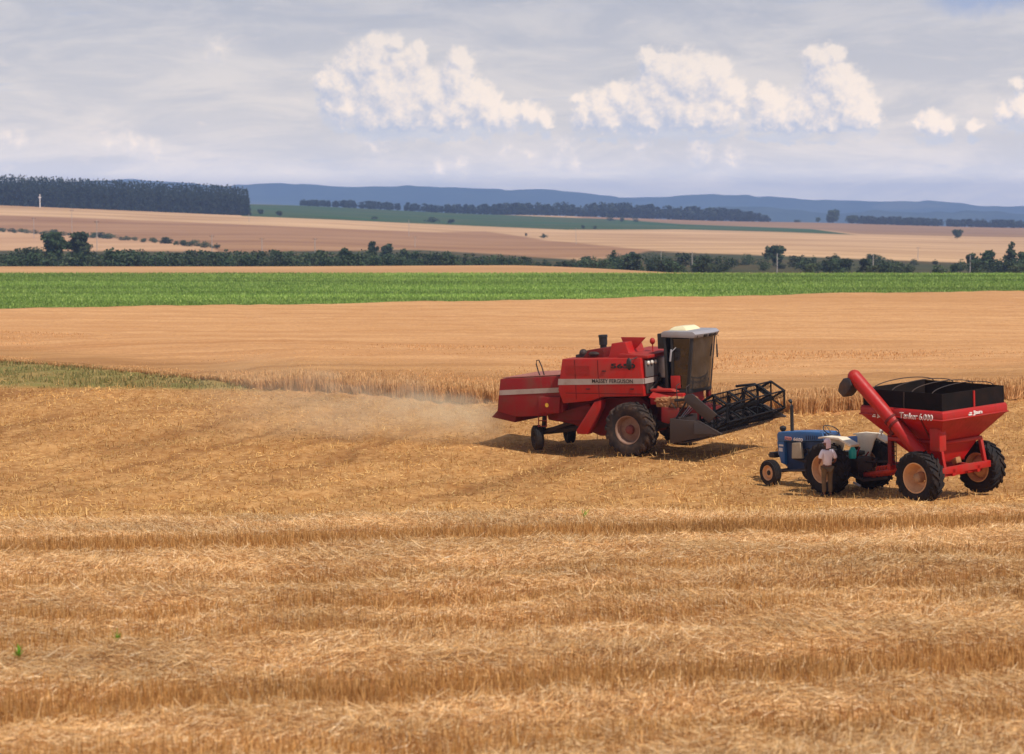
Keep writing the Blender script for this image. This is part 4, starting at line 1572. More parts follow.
# fenders
fo = T([(817.8, 437.2), (823, 436.4), (838, 437.6), (851, 445), (850.6, 447.4), (838, 440.0), (823, 438.4), (818, 438.8)], .84)
wl = T([(856, 433.5), (866, 432.2), (879, 433.4), (874.3, 441), (869.2, 458), (863, 456), (857.5, 447)], -.5)
for sd in (1, -1):
    b = MB()
    b.prism(fo, sd * .84, sd * .5)
    if sd < 0:
        b.prism(wl, -.52, -.49)
    else:
        b.prism([fo[0], fo[1], fo[2], (-.15, .9), (.25, .8), (fo[0][0] - .05, fo[0][1] - .3)], .52, .49)
    b.build('fender', MAT['white'], tractor, bevel=.015)
b = MB()
b.ball((fo[2][0] - .15, -.68, fo[2][1] + .07), (.06, .06, .07))
b.box2((fo[2][0] - .17, -.70, fo[2][1] - .08), (fo[2][0] - .13, -.66, fo[2][1] + .05))
b.build('rear_lamp', MAT['lampglass'], tractor, bevel=.01)
# seat, wheel, controls
b = MB()
p0 = TR.y(848, 435, 0)
p1 = TR.y(855, 447, 0)
b.box2((-.12, -.20, p1[1] + .05), (-.03, .16, p0[1] - .02))
b.build('seat_back', MAT['blue_dark'], tractor, bevel=.05)
b = MB()
b.box2((-.36, -.25, 1.05), (.08, .25, 1.17))
b.tube([(-.15, 0, .85), (-.15, 0, 1.06)], .06)
b.ball((-.42, .16, 1.32), (.07, .1, .1))
b.build('seat', MAT['seat_black'], tractor, bevel=.04)
c_ = TR.y(831, 431.6, 0)
b = MB()
ring = []
for t in np.linspace(0, 2 * PI, 25):
    ring.append(Vector((c_[0], 0, c_[1])) + Vector((.24 * math.cos(t) * .85, .25 * math.sin(t), .24 * math.cos(t) * .52 + .04)))
b.tube(ring, .015, 6)
for t in (0, 2 * PI / 3, 4 * PI / 3):
    b.tube([(c_[0], 0, c_[1] - .03), Vector((c_[0], 0, c_[1])) + Vector((.24 * math.cos(t) * .85, .25 * math.sin(t), .24 * math.cos(t) * .52 + .04))], .01, 5)
b.tube([(c_[0], 0, c_[1] - .02), (c_[0] + .28, 0, c_[1] - .5)], .025, 8)
b.build('steering_wheel', MAT['black'], tractor)
b = MB()
b.prism(T([(818, 434), (826, 433), (829, 441), (820, 442)], .26), .26, -.26)
b.build('dashboard', MAT['blue_dark'], tractor, bevel=.03)
b = MB()
b.tube([(-.4, .16, .9), (-.55, .2, 1.2), (-.62, .2, 1.32)], .02)
b.tube([(-.35, -.16, .9), (-.55, -.2, 1.15)], .02)
b.build('lever', MAT['red_dusty'], tractor)
b = MB()
for sd in (-1, 1):
    b.tube([(-.3, sd * .3, .55), (-1.0, sd * .4, .42)], .035)
    b.tube([(-.35, sd * .3, 1.0), (-.7, sd * .36, .95), (-.75, sd * .38, .5)], .028)
b.box2((-.9, -.08, .38), (-.3, .08, .46))
b.box2((-1.05, -.45, .4), (-.98, .45, .47))
b.build('hitch_arms', MAT['chassis'], tractor, bevel=.008)
b = MB()
b.tube([(-.7, .52, .36), (-.95, .5, .28)], .035)
b.build('link_pin', MAT['grey_light'], tractor)
b = MB()
for sd in (-1, 1):
    b.box2((.3, sd * .24, .56), (.85, sd * .5, .6))
b.build('footplate', MAT['chassis'], tractor, bevel=.01)

# turquoise jug hanging at the tractor's rear
jp = TR.y(852.5, 458.5, .34)
jw = TO + Euler(TR.rot).to_matrix() @ Vector((jp[0], .34, jp[1]))
b = MB()
b.lathe([(0, 0), (0, .09), (.03, .108), (.22, .108), (.29, .07), (.33, .045), (.37, .045), (.37, 0)], 18, axis='z')
jug = b.build('water_jug', MAT['turquoise'], None, jw)
tag(jug, 'turquoise water jug hanging behind the tractor seat beside the near rear wheel', 'jug')
b = MB()
b.tube([(-.05, 0, .34), (-.09, 0, .40), (0, 0, .46), (.09, 0, .40), (.05, 0, .34)], .012, 6)
b.build('handle', MAT['turquoise'], jug)
b = MB().lathe([(.365, 0), (.365, .055), (.41, .05), (.41, 0)], 14, axis='z')
b.build('lid', MAT['whitetext'], jug)

# ------------------------------------------------------------------ grain cart
GO = hit(951.5, 497.8)
GROT = R(128.2)
GR = Frame(GO, GROT, R(-2.8))
cart = thing('grain_cart', 'red grain cart with black board sides and raised unloading auger', 'grain cart', GO, GROT)
cart.rotation_euler = GR.rot
G = GR.poly
for sd in (1, -1):
    wheel(cart, (0, sd * 1.25, .71), .72, .45, .415, sd, MAT['tyre'], MAT['rim_cream'], MAT['rim_beige'], lugs=18, lug_h=.05, dish=.98)
WT = 1.24


def ring(x0, x1, y, z):
    return [(x0, -y, z), (x1, -y, z), (x1, y, z), (x0, y, z)]


p = GR.y(942, 394.3, WT)
xr_, ztop = p
xf_ = GR.y(863.2, 391, WT)[0]
zbd = GR.y(942.5, 411.4, WT)[1]
zbb = GR.y(943, 420.6, WT)[1]
zw = GR.y(944, 443, WT - .5)[1]
zf2 = GR.y(950, 461, .4)[1]
e = .035
b = MB()
b.loft([ring(xr_ - e, xf_ + e, WT + e, zbd), ring(xr_ - e - .03, xf_ + e + .03, WT + e + .03, (zbd * .7 + zbb * .3)), ring(xr_ - e - .03, xf_ + e + .03, WT + e + .03, zbb), ring(xr_ + .5, xf_ - .55, WT - .5, zw),
        ring(xr_ + .5, xf_ - .55, WT - .5, zw - .05), ring(xr_ + .7, xf_ - 1.1, .42, zf2), ring(xr_ + .7, xf_ - 1.1, .42, zf2 - .06)], caps=False)
hop = b.build('hopper', MAT['red_bright'], cart, bevel=.012)
hop.modifiers.new('thick', 'SOLIDIFY').thickness = .015
b = MB()
b.loft([ring(xr_ - e - .055, xf_ + e + .055, WT + e + .055, zbb + .02), ring(xr_ - e - .055, xf_ + e + .055, WT + e + .055, zbb - .02)], caps=False)
b.loft([ring(xr_ + .42, xf_ - .47, WT - .42, zw + .03), ring(xr_ + .42, xf_ - .47, WT - .42, zw - .07)], caps=False)
rb_ = b.build('rim_rail', MAT['red'], hop)
rb_.modifiers.new('thick', 'SOLIDIFY').thickness = .03
b = MB()
for sd in (1, -1):
    b.box2((xr_, sd * WT - .015, zbd - .06), (xf_, sd * WT + .015, ztop))
b.box2((xr_ - .0, -WT + .016, zbd - .06), (xr_ + .03, WT - .016, ztop))
b.box2((xf_ - .03, -WT + .016, zbd - .06), (xf_, WT - .016, ztop - .0))
boards = b.build('side_boards', MAT['board'], cart)
xx = GR.y(904.5, 400, WT)[0]
for sd in (1, -1):
    MB().box2((xx - .02, sd * (WT + .016), zbd), (xx + .02, sd * (WT + .03), ztop - .02)).build('board_post', MAT['chassis'], boards)
b = MB()
yv = GR.x(973.5, 398, xr_)[0]
b.box2((xr_ - .03, yv - .03, zbd), (xr_ - .001, yv + .03, ztop - .02))
b.build('board_post', MAT['red_bright'], boards)
for k in range(4):
    xh = xr_ + .35 + (xf_ - xr_ - .7) * k / 3
    pts = [(xh, WT * math.cos(t), ztop - .02 + .2 * math.sin(t)) for t in np.linspace(0, PI, 15)]
    MB().tube(pts, .014, 6).build('tarp_hoop', MAT['chassis'], boards)
for sd in (1, -1):
    for t_ in (.25, .5, .75):
        xs_ = xr_ + (xf_ - xr_) * t_
        b = MB()
        b.loft([[(xs_ - .025, sd * (WT + e + .028), zbb), (xs_ + .025, sd * (WT + e + .028), zbb), (xs_ + .025, sd * (WT + e + .045), zbb), (xs_ - .025, sd * (WT + e + .045), zbb)],
                [(xs_ * .8 + .1 - .025, sd * (WT - .497), zw), (xs_ * .8 + .1 + .025, sd * (WT - .497), zw), (xs_ * .8 + .1 + .025, sd * (WT - .48), zw), (xs_ * .8 + .1 - .025, sd * (WT - .48), zw)]])
        b.build('stiffener', MAT['red_dark'], hop)
# grain inside
gxn, gyn = 24, 20
V = []
for i in range(gxn):
    for j in range(gyn):
        u_, v_ = i / (gxn - 1), j / (gyn - 1)
        h_ = .42 * math.exp(-((u_ - .55)**2 + (v_ - .5)**2) * 8)
        V.append((xr_ + .04 + (xf_ - xr_ - .08) * u_, -WT + .03 + (2 * WT - .06) * v_, zbd - .16 + h_ * .8 + .02 * random.random()))
F = [(i * gyn + j, (i + 1) * gyn + j, (i + 1) * gyn + j + 1, i * gyn + j + 1) for i in range(gxn - 1) for j in range(gyn - 1)]
gr_ = MB().add(V, F).build('grain_heap', MAT['grain'], None, GO, GR.rot)
tag(gr_, 'heap of pale harvested grain inside the black sided cart', 'grain', kind='thing')
# lettering
yl = WT + e + .030
zl0 = GR.y(916, 419.4, yl)[1]
zl1 = GR.y(916, 413.4, yl)[1]
x0 = GR.y(900.2, 416, yl)[0]
x1 = GR.y(933, 418, yl)[0]
text_part('lettering', 'Tanker 6.000', (x0, yl, zl0), (-1, 0, 0), (0, 0, 1), zl1 - zl0, x0 - x1, MAT['whitetext'], hop, depth=.03, bold=.004)
x0 = GR.y(877.5, 416, yl)[0]
x1 = GR.y(884.5, 416, yl)[0]
zj0, zj1 = GR.y(880, 418.2, yl)[1], GR.y(880, 413.6, yl)[1]
text_part('emblem_lettering', 'Jan', (x0, yl, zj0), (-1, 0, 0), (0, 0, 1), zj1 - zj0, x0 - x1, MAT['whitetext'], hop, depth=.03, bold=.03)
b = MB()
b.box2((x0 + .05, yl, zj0 + .02), (x0 + .16, yl + .03, zj0 + .06))
b.box2((x0 + .05, yl, zj0 + .075), (x0 + .13, yl + .03, zj0 + .10))
b.build('emblem', MAT['whitetext'], hop)
xb = xr_ - e - .030
ya, za = GR.x(972.5, 415.6, xb)
yb_, zb_ = GR.x(981.5, 410.4, xb)
text_part('emblem_lettering', 'Jan', (xb, ya, za), (0, -1, 0), (0, 0, 1), .13, ya - yb_, MAT['whitetext'], hop, depth=.03, bold=.03)
b = MB()
b.box2((xb - .03, ya + .05, za + .02), (xb, ya + .18, za + .06))
b.box2((xb - .03, ya + .05, za + .075), (xb, ya + .14, za + .10))
b.build('emblem', MAT['whitetext'], hop)
# frame
b = MB()
b.box2((-.12, -1.15, .62), (.12, 1.15, .82))
b.box2((-.55, -1.0, .78), (-.43, 1.0, .96))
for sd in (-1, 1):
    b.box2((-.55, sd * .5 - .06, .70), (1.7, sd * .5 + .06, .9))
b.box2((1.55, -.7, .7), (1.67, .7, .88))
frm = b.build('chassis', MAT['red'], cart, bevel=.012)
for sd in (-1, 1):
    b = MB()
    b.loft([[(-.53, sd * .82 - .05, .95), (-.43, sd * .82 - .05, .95), (-.43, sd * .82 + .05, .95), (-.53, sd * .82 + .05, .95)],
            [(xr_ + .44, sd * .82 - .05, zw - .02), (xr_ + .54, sd * .82 - .05, zw - .02), (xr_ + .54, sd * .82 + .05, zw - .02), (xr_ + .44, sd * .82 + .05, zw - .02)]])
    b.build('strut', MAT['red'], cart, bevel=.01)
    MB().box2((1.42, sd * .72 - .07, .88), (1.56, sd * .72 + .07, zw + .1)).build('strut', MAT['red_dark'], cart, bevel=.01)
b = MB()
pt = GR.y(928.5, 430, 1.15)
pb = GR.y(938, 452, 1.15)
b.box2((pb[0] - .04, .85, pb[1]), (pt[0], 1.12, pt[1] + .04))
b.ball((pb[0] + .12, .98, pt[1] + .06), (.13, .13, .12))
b.build('auger_gearbox', MAT['red'], cart, bevel=.03)
b = MB()
b.prism(G([(950.5, 460), (955.5, 457), (957, 463), (952.5, 464.5)], .15), .15, -.05)
b.build('clean_out_chute', MAT['straw_dirt'], cart, bevel=.02)
# drawbar
tipx = 3.05
b = MB()
for sd in (-1, 1):
    b.tube([(1.5, sd * .5, .72), (1.75, sd * .46, .62), (tipx, sd * .06, .36)], .075, 8)
b.box2((tipx - .25, -.07, .30), (tipx + .12, .07, .42))
b.build('drawbar', MAT['orange_red'], cart, bevel=.01)
b = MB()
for k in range(6):
    c0 = 1.75 + .16 * k
    b.tube([(c0 + .08 * math.cos(t), .40 - .06 * k, .66 - .03 * k + .13 * math.sin(t)) for t in np.linspace(0, 2 * PI, 13)], .03, 6)
b.build('hydraulic_hose', MAT['orange_red'], cart)
b = MB()
b.tube([(1.5, .1, .75), (2.3, .05, .8), (tipx, 0, .72), (tipx + .5, 0, .75)], .03, 8)
b.build('drive_shaft', MAT['chassis'], cart)
b = MB()
xa = GR.y(890.8, 455, .75)[0]
xb_ = GR.y(896.2, 455, .75)[0]
for xq in (xa, xb_):
    b.tube([(xq, .75, GR.y(891, 466, .75)[1]), (xq, .75, GR.y(891, 440, .75)[1])], .014, 6)
for k in range(6):
    zz = GR.y(891, 464 - 4.4 * k, .75)[1]
    b.tube([(xa, .75, zz), (xb_, .75, zz)], .012, 6)
b.build('ladder', MAT['chassis'], cart)
# unloading auger with spout
YA = 1.5
q0 = GR.y(922, 455, YA - .35)
q1 = GR.y(854.5, 376.5, YA)
b = MB().tube([(q0[0], YA - .35, q0[1]), (q1[0], YA, q1[1])], .185, 18)
aug = b.build('auger_tube', MAT['red_bright'], cart)
b = MB()
for t in (.38, .44):
    c0 = Vector((q0[0], YA - .35, q0[1])).lerp(Vector((q1[0], YA, q1[1])), t)
    c1 = Vector((q0[0], YA - .35, q0[1])).lerp(Vector((q1[0], YA, q1[1])), t + .022)
    b.tube([c0, c1], .21, 18)
b.box(Vector((q0[0], YA - .35, q0[1])).lerp(Vector((q1[0], YA, q1[1])), .41) + Vector((0, .02, -.22)), (.3, .12, .12), (0, R(40), 0))
b.build('auger_hinge', MAT['red_dark'], aug)
# spout hood
b = MB()
b.ball((q1[0], YA, q1[1] - .0), (.19, .19, .19), 16, 10)
b.build('auger_cap', MAT['red'], aug)
sp_ = [GR.y(a_ + 1.5, c_, YA) for a_, c_ in ((853, 377), (846.5, 377.5), (842.5, 383), (840.7, 390.5), (846.5, 397), (850, 393), (855, 385))]
b = MB().prism(sp_, YA - .2, YA + .2)
b.build('spout', simple('grey_spout', C(52, 48, 52), .6, dirt=C(110, 84, 62), dirt_amt=.8, dscale=2.0), aug, bevel=.05)
#@@PART3
# ------------------------------------------------------------------ people
def skin_mesh(name, nodes, edges, root=0, sub=1):
    """one continuous surface grown round a skeleton; nodes: (x,y,z,rx,ry)"""
    me = bpy.data.meshes.new(name)
    me.from_pydata([q[:3] for q in nodes], edges, [])
    ob = bpy.data.objects.new(name, me)
    COL.objects.link(ob)
    ob.modifiers.new('skin', 'SKIN').use_smooth_shade = True
    sl = me.skin_vertices[0].data
    for i, q in enumerate(nodes):
        sl[i].radius = (q[3], q[4] if len(q) > 4 else q[3])
        sl[i].use_root = (i == root)
    sb = ob.modifiers.new('sub', 'SUBSURF')
    sb.levels = sub
    sb.render_levels = sub
    bpy.context.view_layer.update()
    dg = bpy.context.evaluated_depsgraph_get()
    m2 = bpy.data.meshes.new_from_object(ob.evaluated_get(dg))
    bpy.data.objects.remove(ob)
    m2.polygons.foreach_set('use_smooth', [True] * len(m2.polygons))
    return m2


def merge_into(me, extra):
    """join a builder's geometry into the same mesh (head, ears, face)"""
    bm = bmesh.new()
    bm.from_mesh(me)
    t = bpy.data.meshes.new('t')
    t.from_pydata(extra.v, [], extra.f)
    b2 = bmesh.new()
    b2.from_mesh(t)
    bmesh.ops.recalc_face_normals(b2, faces=b2.faces)
    for f in b2.faces:
        f.smooth = True
    b2.to_mesh(t)
    b2.free()
    bm.from_mesh(t)
    bm.to_mesh(me)
    bm.free()
    bpy.data.meshes.remove(t)


class Skel:
    def __init__(self):
        self.n, self.e, self.i = [], [], {}

    def add(self, key, p, r, par=None):
        self.i[key] = len(self.n)
        self.n.append((p[0], p[1], p[2]) + (r if isinstance(r, tuple) else (r, r)))
        if par is not None:
            self.e.append((self.i[par], self.i[key]))
        return self


def hand(s, wrist, tip_dir, palm_dir, thumb_dir, k):
    """palm with four unequal curled fingers and a thumb, on skeleton s"""
    w = Vector(s.n[s.i[wrist]][:3])
    d = Vector(tip_dir).normalized()
    pn = Vector(palm_dir).normalized()
    th = Vector(thumb_dir).normalized()
    pm = w + d * .05
    s.add(k + 'palm', pm, (.03, .02), wrist)
    s.add(k + 'knuck', w + d * .085, (.032, .016), k + 'palm')
    for j, (off, ln) in enumerate(((.027, .07), (.009, .08), (-.009, .074), (-.026, .058))):
        a = w + d * .09 + th * off
        m_ = a + d * ln * .55 + pn * ln * .18
        e_ = m_ + d * ln * .3 + pn * ln * .38
        s.add(f'{k}f{j}a', a, .0095, k + 'knuck')
        s.add(f'{k}f{j}b', m_, .0085, f'{k}f{j}a')
        s.add(f'{k}f{j}c', e_, .007, f'{k}f{j}b')
    a = pm + th * .034
    s.add(k + 'ta', a, .011, k + 'palm')
    s.add(k + 'tb', a + th * .018 + d * .028 + pn * .008, .0095, k + 'ta')
    s.add(k + 'tc', a + th * .014 + d * .052 + pn * .018, .008, k + 'tb')


def head_geo(c, yaw=0.0, pitch=0.0):
    """head facing +Y with nose, ears, eye sockets, brow and mouth"""
    b = MB()
    rings = []
    nv, nu = 16, 20
    for i in range(nv + 1):
        ph = -PI / 2 + PI * i / nv
        zz = math.sin(ph)
        rr = max(math.cos(ph), .002)
        ring_ = []
        for k in range(nu):
            t = 2 * PI * k / nu
            xx, yy2 = rr * math.cos(t) * .073, rr * math.sin(t) * .092
            if zz < -.1:
                xx *= 1 + .28 * (zz + .1)
                if yy2 < 0:
                    yy2 *= 1 + .55 * (zz + .1)
            if yy2 > 0 and abs(xx) < .02 and -.35 < zz < .1:
                yy2 += .012
            if yy2 > 0 and .02 < abs(xx) < .05 and -.02 < zz < .2:
                yy2 -= .008
            ring_.append((xx, yy2, zz * .113))
        rings.append(ring_)
    b.loft(rings)
    b.loft([[(-.016, .088, -.03), (.016, .088, -.03), (.006, .088, .025), (-.006, .088, .025)], [(-.008, .112, -.026), (.008, .112, -.026), (.002, .094, .02), (-.002, .094, .02)]])
    for sx in (-1, 1):
        b.ball((sx * .075, -.008, -.005), (.011, .022, .034), 10, 8)
        b.ball((sx * .032, .078, .012), (.013, .010, .009), 10, 8)
    b.ball((0, .086, -.058), (.024, .010, .008), 10, 8)
    return b.xform(Matrix.Translation(Vector(c)) @ Euler((pitch, 0, yaw)).to_matrix().to_4x4())


_x = TR.y(826.8, 480, 1.42)[0]
PO = TO + Euler(TR.rot).to_matrix() @ Vector((_x, 1.42, 0))
PO.z = gz(PO.x, PO.y) + .01
_d = PO.y * CP - PO.z * SP
PS = (proj(PO.x, PO.y, PO.z)[1] - 437.8) * _d / FPX / 1.605
PH = R(14)
man = thing('person', 'person in pale tee shirt, pink cap and olive trousers standing beside the tractor wheel', 'person', PO, PH)
man.scale = (PS * .92, PS * .92, PS)
s = Skel()
s.add('pelvis', (0, 0, .82), (.135, .10))
s.add('belly', (0, .005, .96), (.125, .095), 'pelvis')
s.add('chest', (0, .0, 1.12), (.145, .105), 'belly')
s.add('neckb', (0, -.01, 1.27), (.075, .065), 'chest')
s.add('neck', (0, .0, 1.345), (.05, .05), 'neckb')
s.add('skull', (0, .01, 1.40), (.05, .05), 'neck')
for sd, kx in ((-1, 'r'), (1, 'l')):
    sx = -sd
    s.add(kx + 'sh', (sx * .155, -.01, 1.235), .062, 'chest')
    s.add(kx + 'up', (sx * .215, -.03, 1.11), .050, kx + 'sh')
    s.add(kx + 'el', (sx * .245, -.04, .985), .042, kx + 'up')
    s.add(kx + 'fa', (sx * .225, .07, .93), .038, kx + 'el')
    s.add(kx + 'wr', (sx * .185, .17, .905), .027, kx + 'fa')
    hand(s, kx + 'wr', (-sx * .35, 1, -.1), (-sx * .8, .1, -.5), (0, .2, 1), kx)
    s.add(kx + 'hip', (sx * .085, 0, .76), .098, 'pelvis')
    s.add(kx + 'th', (sx * .09, .012, .6), .080, kx + 'hip')
    s.add(kx + 'kn', (sx * .092, .02, .43), .058, kx + 'th')
    s.add(kx + 'ca', (sx * .094, -.012, .28), .055, kx + 'kn')
    s.add(kx + 'an', (sx * .096, -.02, .09), .036, kx + 'ca')
    s.add(kx + 'he', (sx * .097, -.03, .045), .036, kx + 'an')
    s.add(kx + 'to', (sx * .115, .13, .035), (.035, .026), kx + 'he')
bm_ = skin_mesh('person_body', s.n, s.e)
merge_into(bm_, head_geo((0, .025, 1.455), .95, -.08))
bm_.materials.clear()
bm_.materials.append(MAT['skin'])
link('body', bm_, man)
# clothes grown round the same skeleton
q = Skel()
q.add('a', (0, 0, .80), (.158, .122))
q.add('b', (0, .005, .96), (.150, .118), 'a')
q.add('c', (0, 0, 1.12), (.165, .128), 'b')
q.add('d', (0, -.01, 1.255), (.095, .085), 'c')
for sx in (-1, 1):
    q.add(f's{sx}', (sx * .160, -.012, 1.24), .078, 'c')
    q.add(f'u{sx}', (sx * .225, -.032, 1.10), .072, f's{sx}')
    q.add(f'e{sx}', (sx * .245, -.038, 1.03), .070, f'u{sx}')
me = skin_mesh('shirt', q.n, q.e)
me.materials.clear()
me.materials.append(MAT['shirt'])
link('shirt', me, man)
q = Skel()
q.add('a', (0, 0, .83), (.145, .112))
for sx in (-1, 1):
    q.add(f'h{sx}', (sx * .086, 0, .76), .112, 'a')
    q.add(f't{sx}', (sx * .092, .012, .6), .093, f'h{sx}')
    q.add(f'k{sx}', (sx * .096, .018, .43), .078, f't{sx}')
    q.add(f'c{sx}', (sx * .098, -.012, .25), .073, f'k{sx}')
    q.add(f'f{sx}', (sx * .10, -.016, .10), .066, f'c{sx}')
me = skin_mesh('trousers', q.n, q.e)
me.materials.clear()
me.materials.append(MAT['trousers'])
link('trousers', me, man)
for sx in (-1, 1):
    b = MB()
    b.loft([[(sx * .1 - .045, -.075, 0), (sx * .1 + .045, -.075, 0), (sx * .1 + .05, .08, 0), (sx * .12 + .035, .185, 0), (sx * .12 - .03, .185, 0), (sx * .1 - .045, .08, 0)],
            [(sx * .1 - .042, -.07, .07), (sx * .1 + .042, -.07, .07), (sx * .1 + .045, .06, .07), (sx * .12 + .03, .17, .045), (sx * .12 - .026, .17, .045), (sx * .1 - .042, .06, .07)]])
    b.build('shoe', MAT['shoe'], man, bevel=.012)
b = MB()
b.ball((0, 0, 0), (.084, .103, .085), 18, 10)
b.v = [(x_, y_, max(z_, -.035)) for x_, y_, z_ in b.v]
b.loft([[(-.07, .06, -.028), (.07, .06, -.028), (.06, .15, -.038), (-.06, .15, -.038)], [(-.07, .06, -.016), (.07, .06, -.016), (.06, .15, -.03), (-.06, .15, -.03)]])
b.xform(Matrix.Translation(Vector((0, .022, 1.515))) @ Euler((-.08, 0, .95)).to_matrix().to_4x4())
b.build('cap', MAT['cap'], man)
# cloth hanging from the back of the cap over the nape
b = MB()
b.loft([[(-.07, -.06, 1.50), (.07, -.06, 1.50), (.08, -.088, 1.50), (-.08, -.088, 1.50)], [(-.07, -.055, 1.35), (.07, -.055, 1.35), (.078, -.092, 1.34), (-.078, -.092, 1.31)]])
b.build('neck_flap', MAT['cap'], man, bevel=.02)

# driver seated in the cab
mw = combine.matrix_basis
dl = Vector((max(FR.y(682, 365, -.48)[0], rb[0] + .22), -.48, zB + .42))
dw = CO + Euler(FR.rot).to_matrix() @ dl
drv = thing('person', 'driver in blue grey shirt and dark hat seated inside the harvester cab', 'person', dw, CROT - PI / 2)
s = Skel()
s.add('pelvis', (0, 0, .10), (.14, .11))
s.add('belly', (0, -.01, .26), (.13, .10), 'pelvis')
s.add('chest', (0, -.02, .44), (.15, .11), 'belly')
s.add('neckb', (0, -.02, .58), (.07, .06), 'chest')
s.add('neck', (0, 0, .66), .05, 'neckb')
s.add('skull', (0, .01, .72), .05, 'neck')
for sx, kx in ((-1, 'l'), (1, 'r')):
    s.add(kx + 'sh', (sx * .165, -.02, .54), .066, 'chest')
    s.add(kx + 'el', (sx * .25, .08, .32), .046, kx + 'sh')
    s.add(kx + 'wr', (sx * .17, .31, .36), .03, kx + 'el')
    hand(s, kx + 'wr', (-sx * .3, 1, .2), (-sx * .4, .3, -.7), (-sx, .1, .3), kx)
    s.add(kx + 'hip', (sx * .09, .03, .08), .10, 'pelvis')
    s.add(kx + 'kn', (sx * .12, .40, .10), .07, kx + 'hip')
    s.add(kx + 'an', (sx * .12, .47, -.30), .045, kx + 'kn')
    s.add(kx + 'to', (sx * .13, .58, -.37), .036, kx + 'an')
me = skin_mesh('person_body', s.n, s.e)
merge_into(me, head_geo((0, .03, .78), .3, -.05))
me.materials.clear()
me.materials.append(MAT['skin'])
link('body', me, drv)
q = Skel()
q.add('a', (0, 0, .12), (.158, .125))
q.add('b', (0, -.01, .28), (.15, .118), 'a')
q.add('c', (0, -.02, .44), (.172, .13), 'b')
q.add('d', (0, -.02, .57), (.09, .08), 'c')
for sx in (-1, 1):
    q.add(f's{sx}', (sx * .17, -.02, .545), .08, 'c')
    q.add(f'e{sx}', (sx * .25, .07, .34), .062, f's{sx}')
    q.add(f'w{sx}', (sx * .19, .25, .35), .045, f'e{sx}')
me = skin_mesh('shirt', q.n, q.e)
me.materials.clear()
me.materials.append(MAT['blueshirt'])
link('shirt', me, drv)
b = MB()
b.ball((0, .03, .83), (.088, .108, .085), 18, 10)
b.v = [(x_, y_, max(z_, .815)) for x_, y_, z_ in b.v]
b.lathe([(0, 0), (0, .155), (.012, .15), (.012, 0)], 22, (0, .03, .81), axis='z')
b.build('hat', MAT['darkhat'], drv)


# ------------------------------------------------------------------ trees
def leaf_cloud(clumps, nleaf, size, rng):
    """small leaf-spray faces spread through clumps (cx,cy,cz,rx,ry,rz)"""
    cl = np.array(clumps, float)
    vol = cl[:, 3] * cl[:, 4] * cl[:, 5]
    k = rng.choice(len(cl), nleaf, p=vol / vol.sum())
    d = rng.normal(size=(nleaf, 3))
    d /= np.linalg.norm(d, axis=1)[:, None]
    r = rng.random(nleaf)**.38 * rng.uniform(.8, 1.12, nleaf)
    P = cl[k, :3] + d * r[:, None] * cl[k, 3:6]
    nrm = d * .7 + rng.normal(size=(nleaf, 3)) * .6
    nrm /= np.linalg.norm(nrm, axis=1)[:, None]
    a = np.cross(nrm, rng.normal(size=(nleaf, 3)))
    a /= np.linalg.norm(a, axis=1)[:, None]
    b_ = np.cross(nrm, a)
    s1 = (size * rng.uniform(.55, 1.25, nleaf))[:, None]
    s2 = (size * rng.uniform(.4, .9, nleaf))[:, None]
    V = np.stack([P - a * s1, P - b_ * s2 + nrm * s1 * .25, P + a * s1, P + b_ * s2 - nrm * s1 * .2], 1).reshape(-1, 3)
    F = np.arange(nleaf * 4).reshape(-1, 4)
    return V, F


def crown_clumps(rng, h, w, base, n, top=.85):
    out = []
    for _ in range(n):
        t = rng.uniform(0, 1)
        z = base + (h - base) * t
        wr = w / 2 * math.sin(PI * min(.97, .18 + .72 * t))**.7
        a = rng.uniform(0, 2 * PI)
        rr = wr * rng.uniform(.15, .8)
        c = w * rng.uniform(.14, .26)
        out.append((rr * math.cos(a), rr * math.sin(a), min(z, h - c * .7), c, c, c * rng.uniform(.6, .9)))
    return out


def trunk_mesh(rng, h, base, w, r0):
    b = MB()
    lean = rng.uniform(-.06, .06) * h
    pts = [(0, 0, -.3), (lean * .2, 0, base * .5), (lean * .6, 0, base), (lean, 0, h * .75)]
    b.tube(pts, r0, 8, r0 * .3)
    for k in range(5):
        a = rng.uniform(0, 2 * PI)
        z = base * .7 + (h - base) * .09 * k
        L_ = w * .36
        b.tube([(lean * .5, 0, z), (L_ * .5 * math.cos(a), L_ * .5 * math.sin(a), z + h * .12), (L_ * math.cos(a), L_ * math.sin(a), z + h * .24)], r0 * .45, 6, r0 * .12)
    return b


CROWNS = {}


